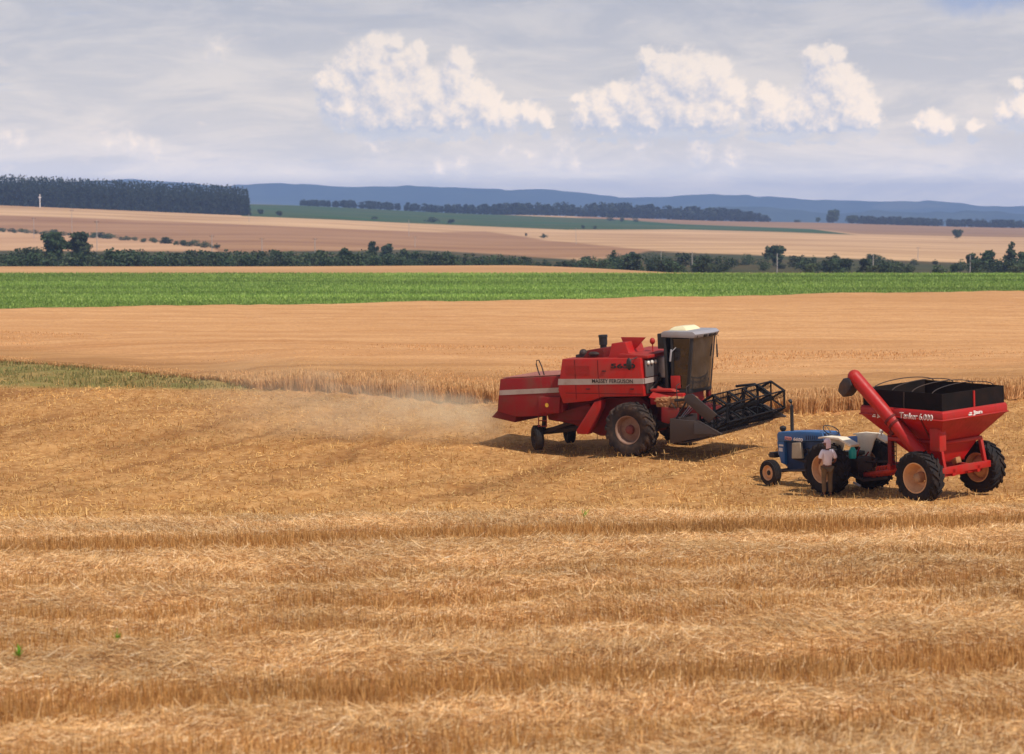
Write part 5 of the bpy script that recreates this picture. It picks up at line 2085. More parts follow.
def tree(kind, name, px, d, h, w, label, cat='tree', group=None, base=None, mat='leaf', sink=0.0, n=None, proto_key=None):
    p = at(px, d)
    p.z -= sink
    key = proto_key
    t = thing(name, label, cat, p, random.uniform(0, 6.28), group)
    rng = np.random.default_rng(int(px * 7 + d))
    if base is None:
        base = .28 * h if kind == 'round' else .1 * h
    nl = n or int(500 + w * h * 14)
    if kind == 'cone':
        cl = []
        for i in range(26):
            tt = i / 25
            z = base + (h - base) * tt
            rr = w / 2 * (1 - tt * .85) * rng.uniform(.4, .75)
            a = rng.uniform(0, 6.28)
            c = w * (.2 * (1 - tt) + .09)
            cl.append((rr * math.cos(a), rr * math.sin(a), z, c, c, c * .8))
    else:
        cl = crown_clumps(rng, h, w, base, 20 if kind == 'round' else 14)
        cl.append((0, 0, base + (h - base) * .5, w * .3, w * .3, (h - base) * .36))
    V, F = leaf_cloud(cl, nl, .11 * math.sqrt(w * h) * .5 + .12, rng)
    me = np_mesh('crown', V, F, [MAT[mat]])
    link('crown', me, t)
    trunk_mesh(rng, h, max(base, .3), w, max(.05, h * .028)).build('trunk', MAT['bark'], t)
    return t


def mpp(d):
    return d / FPX


def T2(kind, px, topy, basey, wpx, d, label, **kw):
    m_ = mpp(d)
    g = at(px, d)
    gy = proj(g.x, g.y, g.z)[1]
    h = (gy - topy) * m_
    return tree(kind, kw.pop('name', 'tree'), px, d, max(h, 1.0), wpx * m_, label, **kw)


T2('round', 54, 231.5, 268, 31, 588, 'broad dark round tree, left one of the pair rising above the hedgerow', base=3.0)
T2('round', 79, 232.5, 268, 26, 592, 'slightly smaller dark tree with a lopsided crown, right one of the pair above the hedgerow', base=3.4)
T2('round', 345, 248, 268, 15, 600, 'dark rounded tree in the hedgerow where the pale field meets it')
T2('round', 372, 241.5, 258, 12, 720, 'small dark tree standing behind the middle of the hedgerow, left of two')
T2('round', 387, 244, 260, 15, 715, 'low spreading tree behind the middle of the hedgerow, right of two')
T2('round', 405, 249, 266, 14, 650, 'pale green bushy tree just right of two trees behind the hedgerow', mat='scrubleaf')
T2('cone', 614, 251, 270, 17, 590, 'dark pointed tree standing alone at the right end of the hedgerow')
T2('round', 632, 252, 266, 12, 720, 'small dark tree just right of the pointed tree')
T2('round', 774, 246, 265, 26, 700, 'large dark spreading tree alone in the scrub behind the green crop')
T2('round', 846, 258.5, 272, 17, 560, 'dark low tree in the scrub, left of a close pair')
T2('round', 866, 258.8, 272, 15, 565, 'dark low tree in the scrub, right of a close pair')
T2('round', 954, 264, 273, 10, 560, 'small dark bushy tree standing alone left of the tree group at the right edge')
T2('round', 972, 253, 270, 16, 600, 'dark tree at the left of the group by the right edge')
T2('round', 988, 250, 270, 20, 605, 'wide dark tree in the middle of the group by the right edge')
T2('cone', 1011, 242.5, 270, 19, 620, 'tallest pointed dark tree of the group by the right edge')
T2('round', 1022, 252, 270, 14, 600, 'dark tree cut by the right edge of the picture')
T2('round', 957, 229.6, 241, 13, 1500, 'lone dark tree with a layered crown in the tan field at right', mat='leaf')
T2('round', 261, 209.3, 219, 9, 1640, 'round dark tree by the end of the pine plantation, left of a pair')
T2('round', 279, 211, 219.5, 8, 1640, 'round dark tree at the edge of the far green field, right of a pair')
T2('round', 833, 210.5, 225, 19, 2500, 'broad dark tree rising from the left end of the far right treeline')
T2('round', 852, 215.5, 226, 17, 2500, 'lower dark tree right of the broad tree in the far right treeline')
T2('round', 818, 217.5, 223, 6, 2600, 'tiny lone tree on the far reddish field, left of the broad tree')
T2('round', 797, 220, 224, 8, 2600, 'small dark bush on the far reddish field crest')

# low far bushes: one of each size copied
rngb = np.random.default_rng(5)
BUSH = []
for k in range(6):
    w_, h_ = [(5.5, 4.6), (7, 5.2), (4.5, 4.0), (6.5, 4.2), (8, 5.6), (5, 5.4)][k]
    cl = crown_clumps(rngb, h_, w_, .2, 12)
    cl.append((0, 0, h_ * .4, w_ * .36, w_ * .36, h_ * .4))
    V, F = leaf_cloud(cl, 420, .34, rngb)
    cm = np_mesh('crown', V, F, [MAT['leaf']])
    cm2 = np_mesh('crown', V, F, [MAT['scrubleaf']])
    bb = trunk_mesh(rngb, h_, .6, w_, .12)
    tmp = bb.build('trunk', MAT['bark'])
    tm = tmp.data
    bpy.data.objects.remove(tmp)
    BUSH.append((cm, cm2, tm, w_, h_))


def bush(px, d, hscale, label, group, k=None, green=False, name='bush', cat='bush', wide=1.0):
    k = random.randrange(6) if k is None else k
    p = at(px, d)
    t = thing(name, label, cat, p, random.uniform(0, 6.28), group)
    sc_ = hscale / BUSH[k][4]
    t.scale = (sc_ * wide, sc_ * wide, sc_)
    link('crown', BUSH[k][1 if green else 0], t)
    link('trunk', BUSH[k][2], t)
    return t


hl = 'dense dark bush in the hedgerow between the tan strip and the far fields'
px = -30.0
while px < 600:
    for lay in range(2):
        d = 560 + 60 * lay + random.uniform(-16, 16)
        topy = (vnoise(px, lay * 9.0, 26, 91) - .45) * -6.5 + np.interp(px, [0, 100, 200, 330, 420, 520, 600], [250.5, 247.5, 250, 251, 253.5, 257, 261]) + random.uniform(-2.2, 3.6) - (0 if lay else -2.5)
        q = at(px, d)
        gy = proj(q.x, q.y, q.z)[1]
        h_ = max((gy - topy) * mpp(d), 1.6)
        bush(px + random.uniform(-3, 3), d, h_, hl, 'bushes along the hedgerow', green=random.random() < .3, wide=random.uniform(1.0, 1.5))
    px += random.uniform(7, 10)
sl = 'low olive green bush scattered in the scrub valley behind the green crop'
for k in range(95):
    px = random.uniform(585, 1070)
    d = random.uniform(500, 800)
    bush(px, d, random.uniform(1.6, 3.6), sl, 'bushes in the scrub valley', green=random.random() < .75, wide=random.uniform(1.1, 1.9))
for k in range(34):
    px = random.choice([random.uniform(620, 760), random.uniform(640, 720), random.uniform(800, 900), random.uniform(970, 1050), random.uniform(970, 1030)])
    bush(px, random.uniform(520, 640), random.uniform(3.0, 4.6), 'darker taller bush standing among the low scrub behind the green crop', 'darker bushes in the scrub valley', wide=random.uniform(1., 1.4))
fl = 'small green shrub in the row dividing the pale field from the brown field'
for k in range(44):
    t = k / 43
    px = np.interp(t, [0, .25, .6, 1], [-6, 55, 140, 218]) + random.uniform(-3, 3)
    py = np.interp(px, [0, 60, 150, 218], [230.8, 234.5, 241.5, 248]) + random.uniform(-.6, .6)
    q = hit(px, py + .8, 640, 1900)
    bush(px, q.y, random.uniform(1.2, 3.2), fl, 'shrubs along the far field border', green=True, name='shrub', cat='shrub', wide=random.uniform(1.2, 2.2))
for (px, py, hp_, lab) in [(375, 219.5, 3.5, 'flat dark thicket at the near edge of the far green field, left of two others'), (433, 222.3, 5.5, 'dark thicket in the far green field, bigger of two close ones'),
                           (451, 223.5, 4.5, 'dark thicket in the far green field, smaller of two close ones'), (583, 228.5, 3.5, 'small dark bush at the right part of the far green field, left of a pair'),
                           (595, 229, 4, 'small dark bush at the right part of the far green field, right of a pair'), (544, 238, 4.5, 'lone round bush in the tan field below the far green field'),
                           (526, 236, 3, 'low dark bush along the seam between tan and brown far fields'), (611, 221, 6, 'dark bush on the far field crest, biggest of three under the treeline'),
                           (622, 221.5, 5, 'dark bush on the far field crest, left of the last of three'), (636, 222, 5, 'dark bush on the far field crest, last of three at the right')]:
    q = hit(px, py, 1000, 2700)
    bush(px, q.y, hp_ * mpp(q.y), lab, None, name='bush', wide=2.0 if 'thicket' in lab or 'flat' in lab else 1.2)

# pine plantation: a far-off wood that reads as one mass
rp = np.random.default_rng(9)
var = []
for k in range(5):
    cl = []
    for i in range(22):
        tt = i / 21
        z = .04 + .93 * tt
        rr = .13 * (1 - tt**2 * .8) * rp.uniform(.3, .8)
        a = rp.uniform(0, 6.28)
        c = .09 * (1.1 - tt * .8)
        cl.append((rr * math.cos(a), rr * math.sin(a), z, c, c, c * .9))
    V, F = leaf_cloud(cl, 230, .038, rp)
    tb = MB().tube([(0, 0, -.02), (0, 0, .5), (0, 0, .95)], .018, 5, .004)
    var.append((V, np.array(tb.v), tb.f))
Vs, Fs, TVs, TFs = [], [], [], []
no = nto = 0
fc = np.linspace(-80, 260, 18)
fd = np.array([hit(c, np.interp(c, [-80, 0, 248, 260], [203.5, 205.5, 215.5, 216]), 900, 2400).y for c in fc])
fd = np.convolve(np.pad(fd, 2, 'edge'), np.ones(5) / 5, 'valid')


def FRONT(c):
    return float(np.interp(c, fc, fd))


for r_ in range(9):
    for c_ in range(112):
        pxp = 248 - c_ * 2.75 - r_ * .3 + rp.uniform(-.7, .7)
        d = FRONT(pxp) + r_ * 8 + rp.uniform(-2.5, 2.5)
        p = at(pxp, d)
        topy = np.interp(pxp, [-60, 0, 100, 200, 248], [173.5, 174.5, 179, 183.5, 186.5])
        gy = proj(p.x, p.y, p.z)[1]
        h_ = (gy - topy) * mpp(d) * rp.uniform(.90, 1.04)
        if rp.random() < .03:
            h_ *= .75
        v, tv, tf = var[rp.integers(0, 5)]
        a = rp.uniform(0, 6.28)
        M_ = np.array([[math.cos(a), -math.sin(a), 0], [math.sin(a), math.cos(a), 0], [0, 0, 1]])
        wsc = h_ * rp.uniform(.75, 1.1)
        vv = (v @ M_.T) * np.array([wsc, wsc, h_]) + np.array(p)
        Vs.append(vv)
        Fs.append(np.arange(len(vv)).reshape(-1, 4) + no)
        no += len(vv)
o = link('pine_forest', np_mesh('pine_forest', np.concatenate(Vs), np.concatenate(Fs), [MAT['pineleaf']]))
tag(o, 'dense dark pine plantation standing in a block on the left ridge', 'forest', kind='stuff')

# far treelines beyond the green field
rt_ = np.random.default_rng(10)
var = []
for k in range(5):
    cl = crown_clumps(rt_, 1.0, 1.0, .08, 12)
    cl.append((0, 0, .45, .36, .36, .4))
    var.append(leaf_cloud(cl, 170, .11, rt_)[0])


def treeline(name, label, xs, tops, bases, d0, d1, n):
    Vs, no = [], 0
    Fs = []
    for k in range(n):
        px = rt_.uniform(xs[0], xs[-1])
        d = rt_.uniform(d0, d1)
        p = at(px, d)
        gy = proj(p.x, p.y, p.z)[1]
        tp = np.interp(px, xs, tops)
        bs = np.interp(px, xs, bases)
        h_ = max((bs - tp) * mpp(d) * rt_.uniform(.6, 1.05), 2.5)
        base = slope_of(bs) * d
        w_ = h_ * rt_.uniform(.8, 1.5)
        v = var[rt_.integers(0, 5)] * np.array([w_, w_, h_]) + np.array([p.x, p.y, min(p.z, base + 2) if False else p.z])
        Vs.append(v)
        Fs.append(np.arange(len(v)).reshape(-1, 4) + no)
        no += len(v)
    o = link(name, np_mesh(name, np.concatenate(Vs), np.concatenate(Fs), [MAT['pineleaf']]))
    return tag(o, label, 'treeline', kind='stuff')


treeline('treeline', 'long dark wood on the crest behind the far green field', [300, 345, 400, 470, 506, 560, 610, 660, 700, 740, 768],
         [200, 199, 201, 203, 204, 205, 205, 209, 209, 210, 216], [206, 206.5, 209, 212, 215.5, 218, 219.5, 223, 222.5, 222, 223], 2500, 2700, 420)
treeline('treeline', 'thin dark treeline on the horizon crest at the right', [855, 900, 960, 1024, 1100], [219.5, 219.8, 220.5, 221, 221.5], [227.5, 228, 228.5, 229, 229.5], 2480, 2640, 300)

# ------------------------------------------------------------------ utility poles
pl = 'thin pale utility pole standing in the valley beyond the green crop'
pole0 = None
for (px, d, topy) in [(72, 1250, 209), (34, 1150, 217), (97, 900, 220), (212, 820, 235), (262, 860, 238), (315, 840, 238), (249, 1450, 217), (409, 1300, 220), (415, 1050, 236),
                      (576, 1200, 228), (661, 620, 258), (692, 600, 261.5), (777, 560, 257), (873, 560, 258), (970, 565, 260), (918, 900, 253)]:
    p = at(px, d)
    gy = proj(p.x, p.y, p.z)[1]
    h_ = max((gy - topy) * mpp(d), 5)
    if pole0 is None:
        pole0 = thing('utility_pole', pl, 'pole', p, R(20), 'utility poles across the valley')
        MB().tube([(0, 0, -.3), (0, 0, 1)], .15, 8, .1).build('post', MAT['pole'], pole0)
        cb_ = MB()
        cb_.box((0, 0, .93), (1.8, .12, .015))
        for q in (-.8, 0, .8):
            cb_.lathe([(0, 0), (0, .05), (.03, .05), (.03, 0)], 8, (q, 0, .937), axis='z')
        cb_.build('crossarm', MAT['bark'], pole0)
        t = pole0
    else:
        t = copy_tree(pole0)
        t.location = p
    t.scale = (1, 1, h_)
# pale mast in front of the pines
p = at(40, FRONT(40) - 14)
t = thing('mast', 'pale slim mast standing in front of the pine plantation at far left', 'mast', p)
MB().tube([(0, 0, -.3), (0, 0, 9)], .40, 8, .25).build('post', MAT['whitetext'], t)
b = MB()
b.loft([[(-.9, -.2, 6.4), (.9, -.2, 6.4), (.9, .2, 6.4), (-.9, .2, 6.4)], [(-.7, -.2, 7.2), (.7, -.2, 7.2), (.7, .2, 7.2), (-.7, .2, 7.2)]])
b.build('bracket', MAT['whitetext'], t)


# ------------------------------------------------------------------ hills
def ridge(name, pts, d, depth, foot, seed, mat):
    xs = np.linspace(pts[0][0], pts[-1][0], 500)
    tops = np.interp(xs, [p[0] for p in pts], [p[1] for p in pts])
    tops = np.convolve(np.pad(tops, 6, 'edge'), np.ones(13) / 13, 'valid')
    xs_w = (xs - 512) / FPX * d
    zt_ = slope_of(0) * 0 + np.array([slope_of(t) for t in tops]) * d
    zt_ = zt_ + (vnoise(xs_w, xs_w * 0, 160, seed) - .5) * 16 + (vnoise(xs_w, xs_w * 0, 45, seed + 1) - .5) * 8
    prof = [(-1, 0), (-.75, .12), (-.5, .34), (-.3, .60), (-.14, .85), (0, 1), (.2, .85), (.6, .4), (1, 0)]
    rows = []
    for (t, hgt) in prof:
        yv = d + depth * t + (vnoise(xs_w, xs_w * 0 + t * 900, 700, seed + 2) - .5) * depth * .3 * (1 - abs(t))
        zz = foot + (zt_ - foot) * np.clip(hgt + (vnoise(xs_w, xs_w * 0 + t * 2000, 420, seed + 3) - .5) * .28 * (1 if 0 < hgt < 1 else 0) + (vnoise(xs_w, xs_w * 0 + t * 3000, 180, seed + 4) - .5) * .16 * (1 if 0 < hgt < 1 else 0), 0, 1)
        rows.append(np.stack([xs_w * yv / d, yv, zz], -1))
    V = np.concatenate(rows)
    n = len(xs)
    ix = np.arange(len(prof) * n).reshape(len(prof), n)
    F = np.stack([ix[:-1, :-1], ix[:-1, 1:], ix[1:, 1:], ix[1:, :-1]], -1).reshape(-1, 4)
    o = link(name, np_mesh(name, V, F, [mat], smooth=True))
    return tag(o, None, None, kind='structure')


m, nt, b = new_mat('wooded_hills')
pos = nt.n('ShaderNodeNewGeometry').outputs['Position']
n1 = nt.noise(nt.vmath('SCALE', pos, .004), 1.0, 6, .65)
n2 = nt.noise(nt.vmath('SCALE', pos, .03), 1.0, 4, .6)
c = nt.mix(nt.ramp(n1, .35, .65), (.022, .040, .020, 1), (.050, .070, .034, 1))
c = nt.mix(nt.ramp(n2, .4, .7, 0, .6), c, (.018, .030, .016, 1))
c = nt.mix(nt.ramp(nt.noise(nt.vmath('SCALE', pos, .0016), 1.0, 3, .5), .62, .68, 0, .7), c, (.10, .10, .05, 1))
nt.link(c, b.inputs['Base Color'])
b.inputs['Roughness'].default_value = 1
b.inputs['Specular IOR Level'].default_value = 0
h = ridge('hills', [(-300, 186), (0, 182), (90, 180.5), (125, 178.5), (170, 182), (200, 183), (240, 185.5), (262, 182.6), (300, 185), (340, 186), (416, 186), (450, 188.6), (500, 190), (552, 190), (572, 193.5), (640, 196), (680, 194.5), (700, 192.6), (730, 192.6),
          (797, 198.6), (848, 201), (900, 201.5), (949, 203), (1024, 208), (1400, 206)], 9200, 1700, -62, 71, m)
tag(h, 'long wooded hills fading to blue along the horizon', 'hills')
h = ridge('hills', [(560, 214), (640, 211), (700, 210), (735, 206.5), (757, 206), (790, 209.5), (830, 213), (900, 212), (980, 211), (1024, 213), (1300, 211)], 6800, 900, -62, 81, m)
tag(h, 'lower nearer wooded rise under the blue hills at the right', 'hills')

# ------------------------------------------------------------------ air: haze and dust
b = MB().box2((-5200, -60, -64), (5200, 12400, 165))
hz = b.build('haze', MAT['glass_side'], smooth=False)
hm = bpy.data.materials.new('haze_air')
hm.use_nodes = True
hm.node_tree.nodes.clear()
nt = NT(hm.node_tree)
out = nt.n('ShaderNodeOutputMaterial')
HAZE_D = 1.3e-4
pv = nt.n('ShaderNodeVolumePrincipled', i_Density=HAZE_D, i_Anisotropy=0.0)
pv.inputs['Color'].default_value = (.36, .54, 1.0, 1)
nt.link(pv.outputs[0], out.inputs['Volume'])
hz.data.materials.clear()
hz.data.materials.append(hm)
tag(hz, 'pale blue distance haze over the whole valley', 'haze', kind='stuff')

dm_ = bpy.data.materials.new('straw_dust')
dm_.use_nodes = True
dm_.node_tree.nodes.clear()
nt = NT(dm_.node_tree)
out = nt.n('ShaderNodeOutputMaterial')
tc = nt.n('ShaderNodeTexCoord').outputs['Object']
# object space: +X points back along the blown plume, origin at the straw outlet
sx = nt.n('ShaderNodeSeparateXYZ', i_0=tc)
wv = nt.noise(nt.vmath('MULTIPLY', tc, (.8, .8, 1.1)), 1.0, 5, .62)
wob_ = nt.math('MULTIPLY', nt.math('SUBTRACT', wv, .5), 2.4)
xq = nt.math('MULTIPLY', nt.math('MAXIMUM', sx.outputs[0], 0), .125)
zc_ = nt.math('ADD', nt.math('MULTIPLY', nt.math('POWER', xq, .7), .65), .58)
rad = nt.math('ADD', nt.math('MULTIPLY', nt.math('POWER', xq, .7), 1.0), .52)
dz_ = nt.math('DIVIDE', nt.math('SUBTRACT', sx.outputs[2], zc_), rad)
dy_ = nt.math('DIVIDE', sx.outputs[1], nt.math('ADD', rad, .5))
rr = nt.math('SQRT', nt.math('ADD', nt.math('MULTIPLY', dz_, dz_), nt.math('MULTIPLY', dy_, dy_)))
rr = nt.math('ADD', rr, wob_)
core = nt.ramp(rr, .0, 1.25, 1, 0)
along = nt.math('MULTIPLY', nt.ramp(sx.outputs[0], -.3, .5), nt.math('EXPONENT', nt.math('MULTIPLY', sx.outputs[0], -.24)))
along = nt.math('MULTIPLY', along, nt.ramp(sx.outputs[0], 8.0, 13.5, 1, 0))
fine = nt.ramp(nt.noise(nt.vmath('MULTIPLY', tc, (1.6, 1.6, 2.4)), 1.0, 5, .65), .32, .7, .15, 1.3)
den = nt.math('MULTIPLY', nt.math('MULTIPLY', core, along), nt.math('MULTIPLY', fine, 1.35))
pv = nt.n('ShaderNodeVolumePrincipled', i_Anisotropy=.1)
pv.inputs['Color'].default_value = (1.0, .88, .64, 1)
nt.link(den, pv.inputs['Density'])
nt.link(pv.outputs[0], out.inputs['Volume'])
DO = hit(506, 447)
b = MB()
b.loft([[(-.3, -1.3, -.2), (-.3, 1.3, -.2), (-.3, 1.3, 1.7), (-.3, -1.3, 1.7)], [(13.6, -3.0, -.2), (13.6, 3.0, -.2), (13.6, 3.0, 3.8), (13.6, -3.0, 3.8)]])
du = b.build('dust', dm_, None, DO + Vector((0, 0, .15)), (0, 0, R(180 - 14)), smooth=False)
tag(du, 'tan straw dust blown out behind the harvester', 'dust', kind='stuff')

# ------------------------------------------------------------------ light
SUN_EL = R(54)
sx_, sy_ = .62, -.785
az_sun = math.atan2(sx_, sy_)
sun = bpy.data.lights.new('sun', 'SUN')
sun.energy = 4.0
sun.angle = R(.53)
sun.color = (1.0, .95, .88)
so_ = bpy.data.objects.new('sun', sun)
COL.objects.link(so_)
sdir = Vector((sx_ * math.cos(SUN_EL), sy_ * math.cos(SUN_EL), math.sin(SUN_EL))).normalized()
so_.rotation_euler = sdir.to_track_quat('Z', 'Y').to_euler()

# ------------------------------------------------------------------ sky
world = bpy.data.worlds.new('World')
scene.world = world
world.use_nodes = True
wt = world.node_tree
wt.nodes.clear()
nt = NT(wt)
out = nt.n('ShaderNodeOutputWorld')
sky = nt.n('ShaderNodeTexSky')
sky.sky_type = 'NISHITA'
sky.sun_disc = False
sky.sun_elevation = SUN_EL
sky.sun_rotation = az_sun
sky.altitude = 600
sky.air_density = 1.0
sky.dust_density = 1.5
SKY_S = .1
gen = nt.n('ShaderNodeTexCoord').outputs['Generated']
sp3 = nt.n('ShaderNodeSeparateXYZ', i_0=gen)
gx_, gy_, gz_ = sp3.outputs
azm = nt.math('ARCTAN2', gx_, gy_)
hor = nt.math('SQRT', nt.math('ADD', nt.math('MULTIPLY', gx_, gx_), nt.math('MULTIPLY', gy_, gy_)))
elv = nt.math('ARCTAN2', gz_, hor)
# sky coordinates in units of the cloud picture: 100 = 2.48 degrees
ca = nt.math('MULTIPLY', azm, 23.1)
ce = nt.math('MULTIPLY', elv, 23.1)
comb = nt.n('ShaderNodeCombineXYZ', i_0=ca, i_1=ce)
cvec = comb.outputs[0]


def cpos(px, py):
    """direction coordinates of a cloud"""
    dx, dy, dz = (px - 512) / FPX, CP + (377 - py) / FPX * SP, -SP + (377 - py) / FPX * CP
    return math.atan2(dx, dy) * 23.1, math.atan2(dz, math.hypot(dx, dy)) * 23.1


BLOBS = [
    # left cumulus
    (385, 92, 34), (370, 62, 24), (355, 70, 22), (402, 70, 18), (340, 85, 22), (412, 62, 16), (430, 95, 30), (455, 78, 20), (460, 62, 14), (468, 100, 24), (485, 104, 18), (345, 108, 20), (400, 115, 26), (440, 118, 20),
    (508, 115, 14), (528, 114, 12), (545, 118, 10), (325, 82, 12), (330, 105, 14), (420, 50, 9), (377, 46, 14), (395, 42, 9),
    # middle cumulus
    (690, 82, 34), (665, 70, 22), (712, 74, 22), (730, 92, 18), (655, 90, 24), (640, 105, 24), (620, 98, 18), (600, 108, 18), (585, 118, 15), (690, 112, 28), (715, 118, 22), (740, 102, 10), (610, 122, 18), (650, 122, 20), (580, 100, 8), (648, 57, 10),
    # right cumulus
    (822, 62, 17), (835, 55, 11), (812, 55, 10), (830, 80, 24), (845, 95, 26), (858, 112, 22), (868, 118, 14), (820, 102, 22), (800, 118, 22), (830, 122, 20), (775, 108, 22), (765, 98, 16), (785, 120, 20), (760, 122, 16), (818, 78, 14), (842, 72, 12),
    # far right small ones
    (370, 112, 24), (415, 108, 26), (455, 112, 24), (490, 116, 18), (605, 114, 20), (640, 112, 24), (675, 108, 28), (720, 112, 22), (770, 114, 22), (805, 112, 24), (845, 110, 26),
    (932, 126, 15), (945, 130, 13), (918, 125, 9), (975, 128, 9), (1005, 112, 12), (1022, 110, 16), (1018, 82, 7), (905, 142, 8), (1000, 160, 9), (1045, 118, 16),
    # scattered left
    (217, 48, 10), (210, 54, 7), (130, 142, 14), (112, 146, 10), (150, 150, 12), (6, 138, 12), (20, 142, 9), (375, 148, 12), (385, 142, 7), (565, 145, 11), (505, 150, 9), (530, 155, 9), (700, 152, 16), (640, 147, 12), (730, 158, 14), (510, 128, 10), (460, 165, 10), (440, 168, 12), (555, 160, 10), (575, 165, 8),
]
N_BOLD = BLOBS.index((217, 48, 10))
grp = bpy.data.node_groups.new('cloud_density', 'ShaderNodeTree')
grp.interface.new_socket('P', in_out='INPUT', socket_type='NodeSocketVector')
grp.interface.new_socket('D', in_out='OUTPUT', socket_type='NodeSocketFloat')
gn = NT(grp)
gi = gn.n('NodeGroupInput')
go = gn.n('NodeGroupOutput')
P_ = gi.outputs[0]
w1 = gn.noise(P_, 6.5, 6, .6, out=1)
w1 = gn.vmath('SUBTRACT', w1, (.5, .5, .5))
Pw = gn.vmath('ADD', P_, gn.vmath('SCALE', w1, .22))
w2 = gn.noise(P_, 19.0, 4, .6, out=1)
w2 = gn.vmath('SUBTRACT', w2, (.5, .5, .5))
Pw = gn.vmath('ADD', Pw, gn.vmath('SCALE', w2, .085))
Pw = gn.vmath('MULTIPLY', Pw, (1, 1, 0))
acc = None
for i_b, (px, py, r_) in enumerate(BLOBS):
    a, e_ = cpos(px, py)
    faint = i_b >= N_BOLD
    rr_ = r_ / 100.0
    dist_ = gn.vmath('DISTANCE', Pw, (a, e_, 0), out=1)
    v_ = gn.math('MULTIPLY_ADD', dist_, -1.0 / rr_, 1.0)      # 1 at the centre, 0 at the rim
    v_ = gn.math('MULTIPLY', v_, math.sqrt(rr_ / .3))
    if faint:
        v_ = gn.math('MULTIPLY_ADD', v_, .35, -.10)
    if i_b == N_BOLD:      # heaped clouds share a nearly level base
        ys_ = gn.n('ShaderNodeSeparateXYZ', i_0=Pw).outputs[1]
        under = gn.math('MAXIMUM', gn.math('SUBTRACT', cpos(512, 126)[1], ys_), 0.0)
        acc = gn.math('SUBTRACT', acc, gn.math('MULTIPLY', under, 4.0))
    acc = v_ if acc is None else gn.math('SMOOTH_MAX', acc, v_, .2)
n_a = gn.math('SUBTRACT', gn.noise(P_, 9.0, 5, .6), .5)
acc = gn.math('ADD', acc, gn.math('MULTIPLY', n_a, .40))
gn.link(acc, go.inputs[0])


def dens(vec):
    g_ = wt.nodes.new('ShaderNodeGroup')
    g_.node_tree = grp
    wt.links.new(vec, g_.inputs[0])
    return g_.outputs[0]


d0_ = dens(cvec)
d1_ = dens(nt.vmath('ADD', cvec, (.045, .055, 0)))
d2_ = dens(nt.vmath('ADD', cvec, (.10, .17, 0)))
mask = nt.ramp(d0_, -.20, .24)
lit = nt.math('ADD', nt.math('MULTIPLY', nt.math('SUBTRACT', d0_, d1_), .85), nt.math('MULTIPLY', nt.math('SUBTRACT', d0_, d2_), .50))
fl_ = nt.noise(cvec, 16.0, 5, .6)
lit = nt.math('ADD', lit, nt.math('MULTIPLY', nt.math('SUBTRACT', fl_, .5), .8))
lit = nt.ramp(lit, -.72, .62)
K = 1 / SKY_S


def SC(r, g, b_):
    return C(r, g, b_, K)


cloudc = nt.mix(lit, SC(166, 176, 200), SC(238, 227, 217))
# thin veil of high cloud with faint streaks
st = nt.noise(nt.vmath('MULTIPLY', cvec, (.5, 2.0, 1)), 1.2, 8, .62, .5)
st2 = nt.noise(nt.vmath('MULTIPLY', cvec, (1.4, 5.0, 1)), 1.5, 7, .62, .5)
veil = nt.mix(nt.ramp(st, .36, .66), SC(183, 184, 193), SC(208, 204, 205))
veil = nt.mix(nt.ramp(st2, .55, .8, 0, .5), veil, SC(220, 211, 209))
veil = nt.mix(nt.ramp(nt.noise(nt.vmath('MULTIPLY', cvec, (.5, 4.0, 1)), 1.7, 4, .55), .60, .8, 0, .55), veil, SC(168, 178, 202))
vf = nt.ramp(ce, 3.2, 14.0, .93, .30)
base_ = nt.mix(vf, sky.outputs[0], veil)
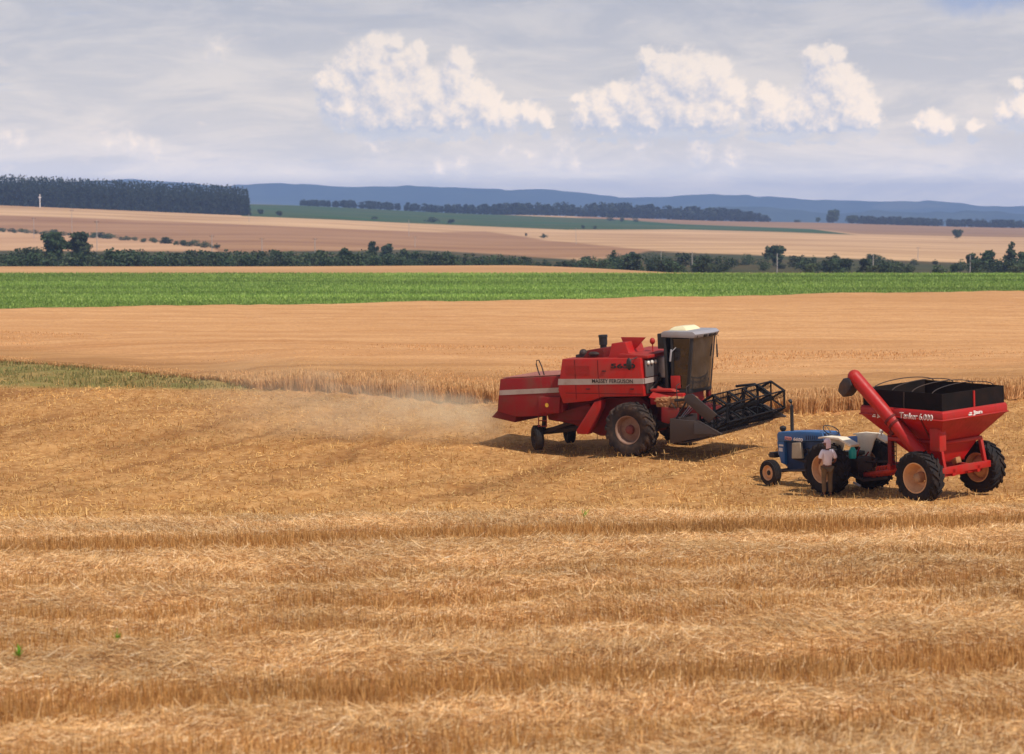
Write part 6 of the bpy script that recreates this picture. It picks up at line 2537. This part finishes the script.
# blue gap of clear sky high at the right
a, e_ = cpos(985, -6)
dgap = nt.vmath('DISTANCE', nt.vmath('MULTIPLY', nt.vmath('ADD', cvec, nt.vmath('SCALE', nt.vmath('SUBTRACT', nt.noise(cvec, 4, 4, .6, out=1), (.5, .5, .5)), .3)), (.35, 1, 0)), (a * .35, e_, 0), out=1)
base_ = nt.mix(nt.ramp(dgap, .08, .28, .75, 0), base_, SC(150, 168, 204))
# flat greyish undersides below the heaps
bas = nt.ramp(dens(nt.vmath('ADD', cvec, (0, .12, 0))), .0, .3, 0, .55)
base_ = nt.mix(nt.math('MULTIPLY', bas, nt.ramp(st2, .3, .6)), base_, SC(172, 184, 208))
fincol = nt.mix(nt.math('MULTIPLY', mask, .9), base_, cloudc)
# the sky itself is brighter low down, where one looks through more air
airm = nt.math('DIVIDE', .0165, nt.math('MAXIMUM', nt.math('SINE', elv), .018))
airm = nt.math('EXPONENT', airm)
fincol = nt.vmath('SCALE', fincol, airm)
fincol = nt.vmath('MULTIPLY', fincol, nt.mix(nt.ramp(ce, .4, 2.6), (1.20, 1.07, .86, 1), (1.0, 1.0, 1.0, 1)))
fincol = nt.vmath('SCALE', fincol, nt.ramp(ce, 1.1, 2.4, 1.0, .90))
bg = nt.n('ShaderNodeBackground', i_Strength=SKY_S)
nt.link(fincol, bg.inputs['Color'])
nt.link(bg.outputs[0], out.inputs['Surface'])
world.cycles.sampling_method = 'MANUAL'
world.cycles.sample_map_resolution = 512

# ------------------------------------------------------------------ render settings
scene.render.engine = 'CYCLES'
scene.view_settings.view_transform = 'Standard'
scene.view_settings.look = 'None'
scene.view_settings.exposure = 0.0
scene.view_settings.gamma = 1.0
scene.view_settings.use_curve_mapping = False
cy = scene.cycles
cy.max_bounces = 6
cy.diffuse_bounces = 3
cy.glossy_bounces = 3
cy.transmission_bounces = 4
cy.transparent_max_bounces = 12
cy.volume_bounces = 2
cy.volume_step_rate = 1.0
cy.use_denoising = True
try:
    cy.denoiser = 'OPENIMAGEDENOISE'
    cy.denoising_input_passes = 'RGB_ALBEDO_NORMAL'
except Exception:
    pass
scene.render.resolution_x = 1024
scene.render.resolution_y = 754
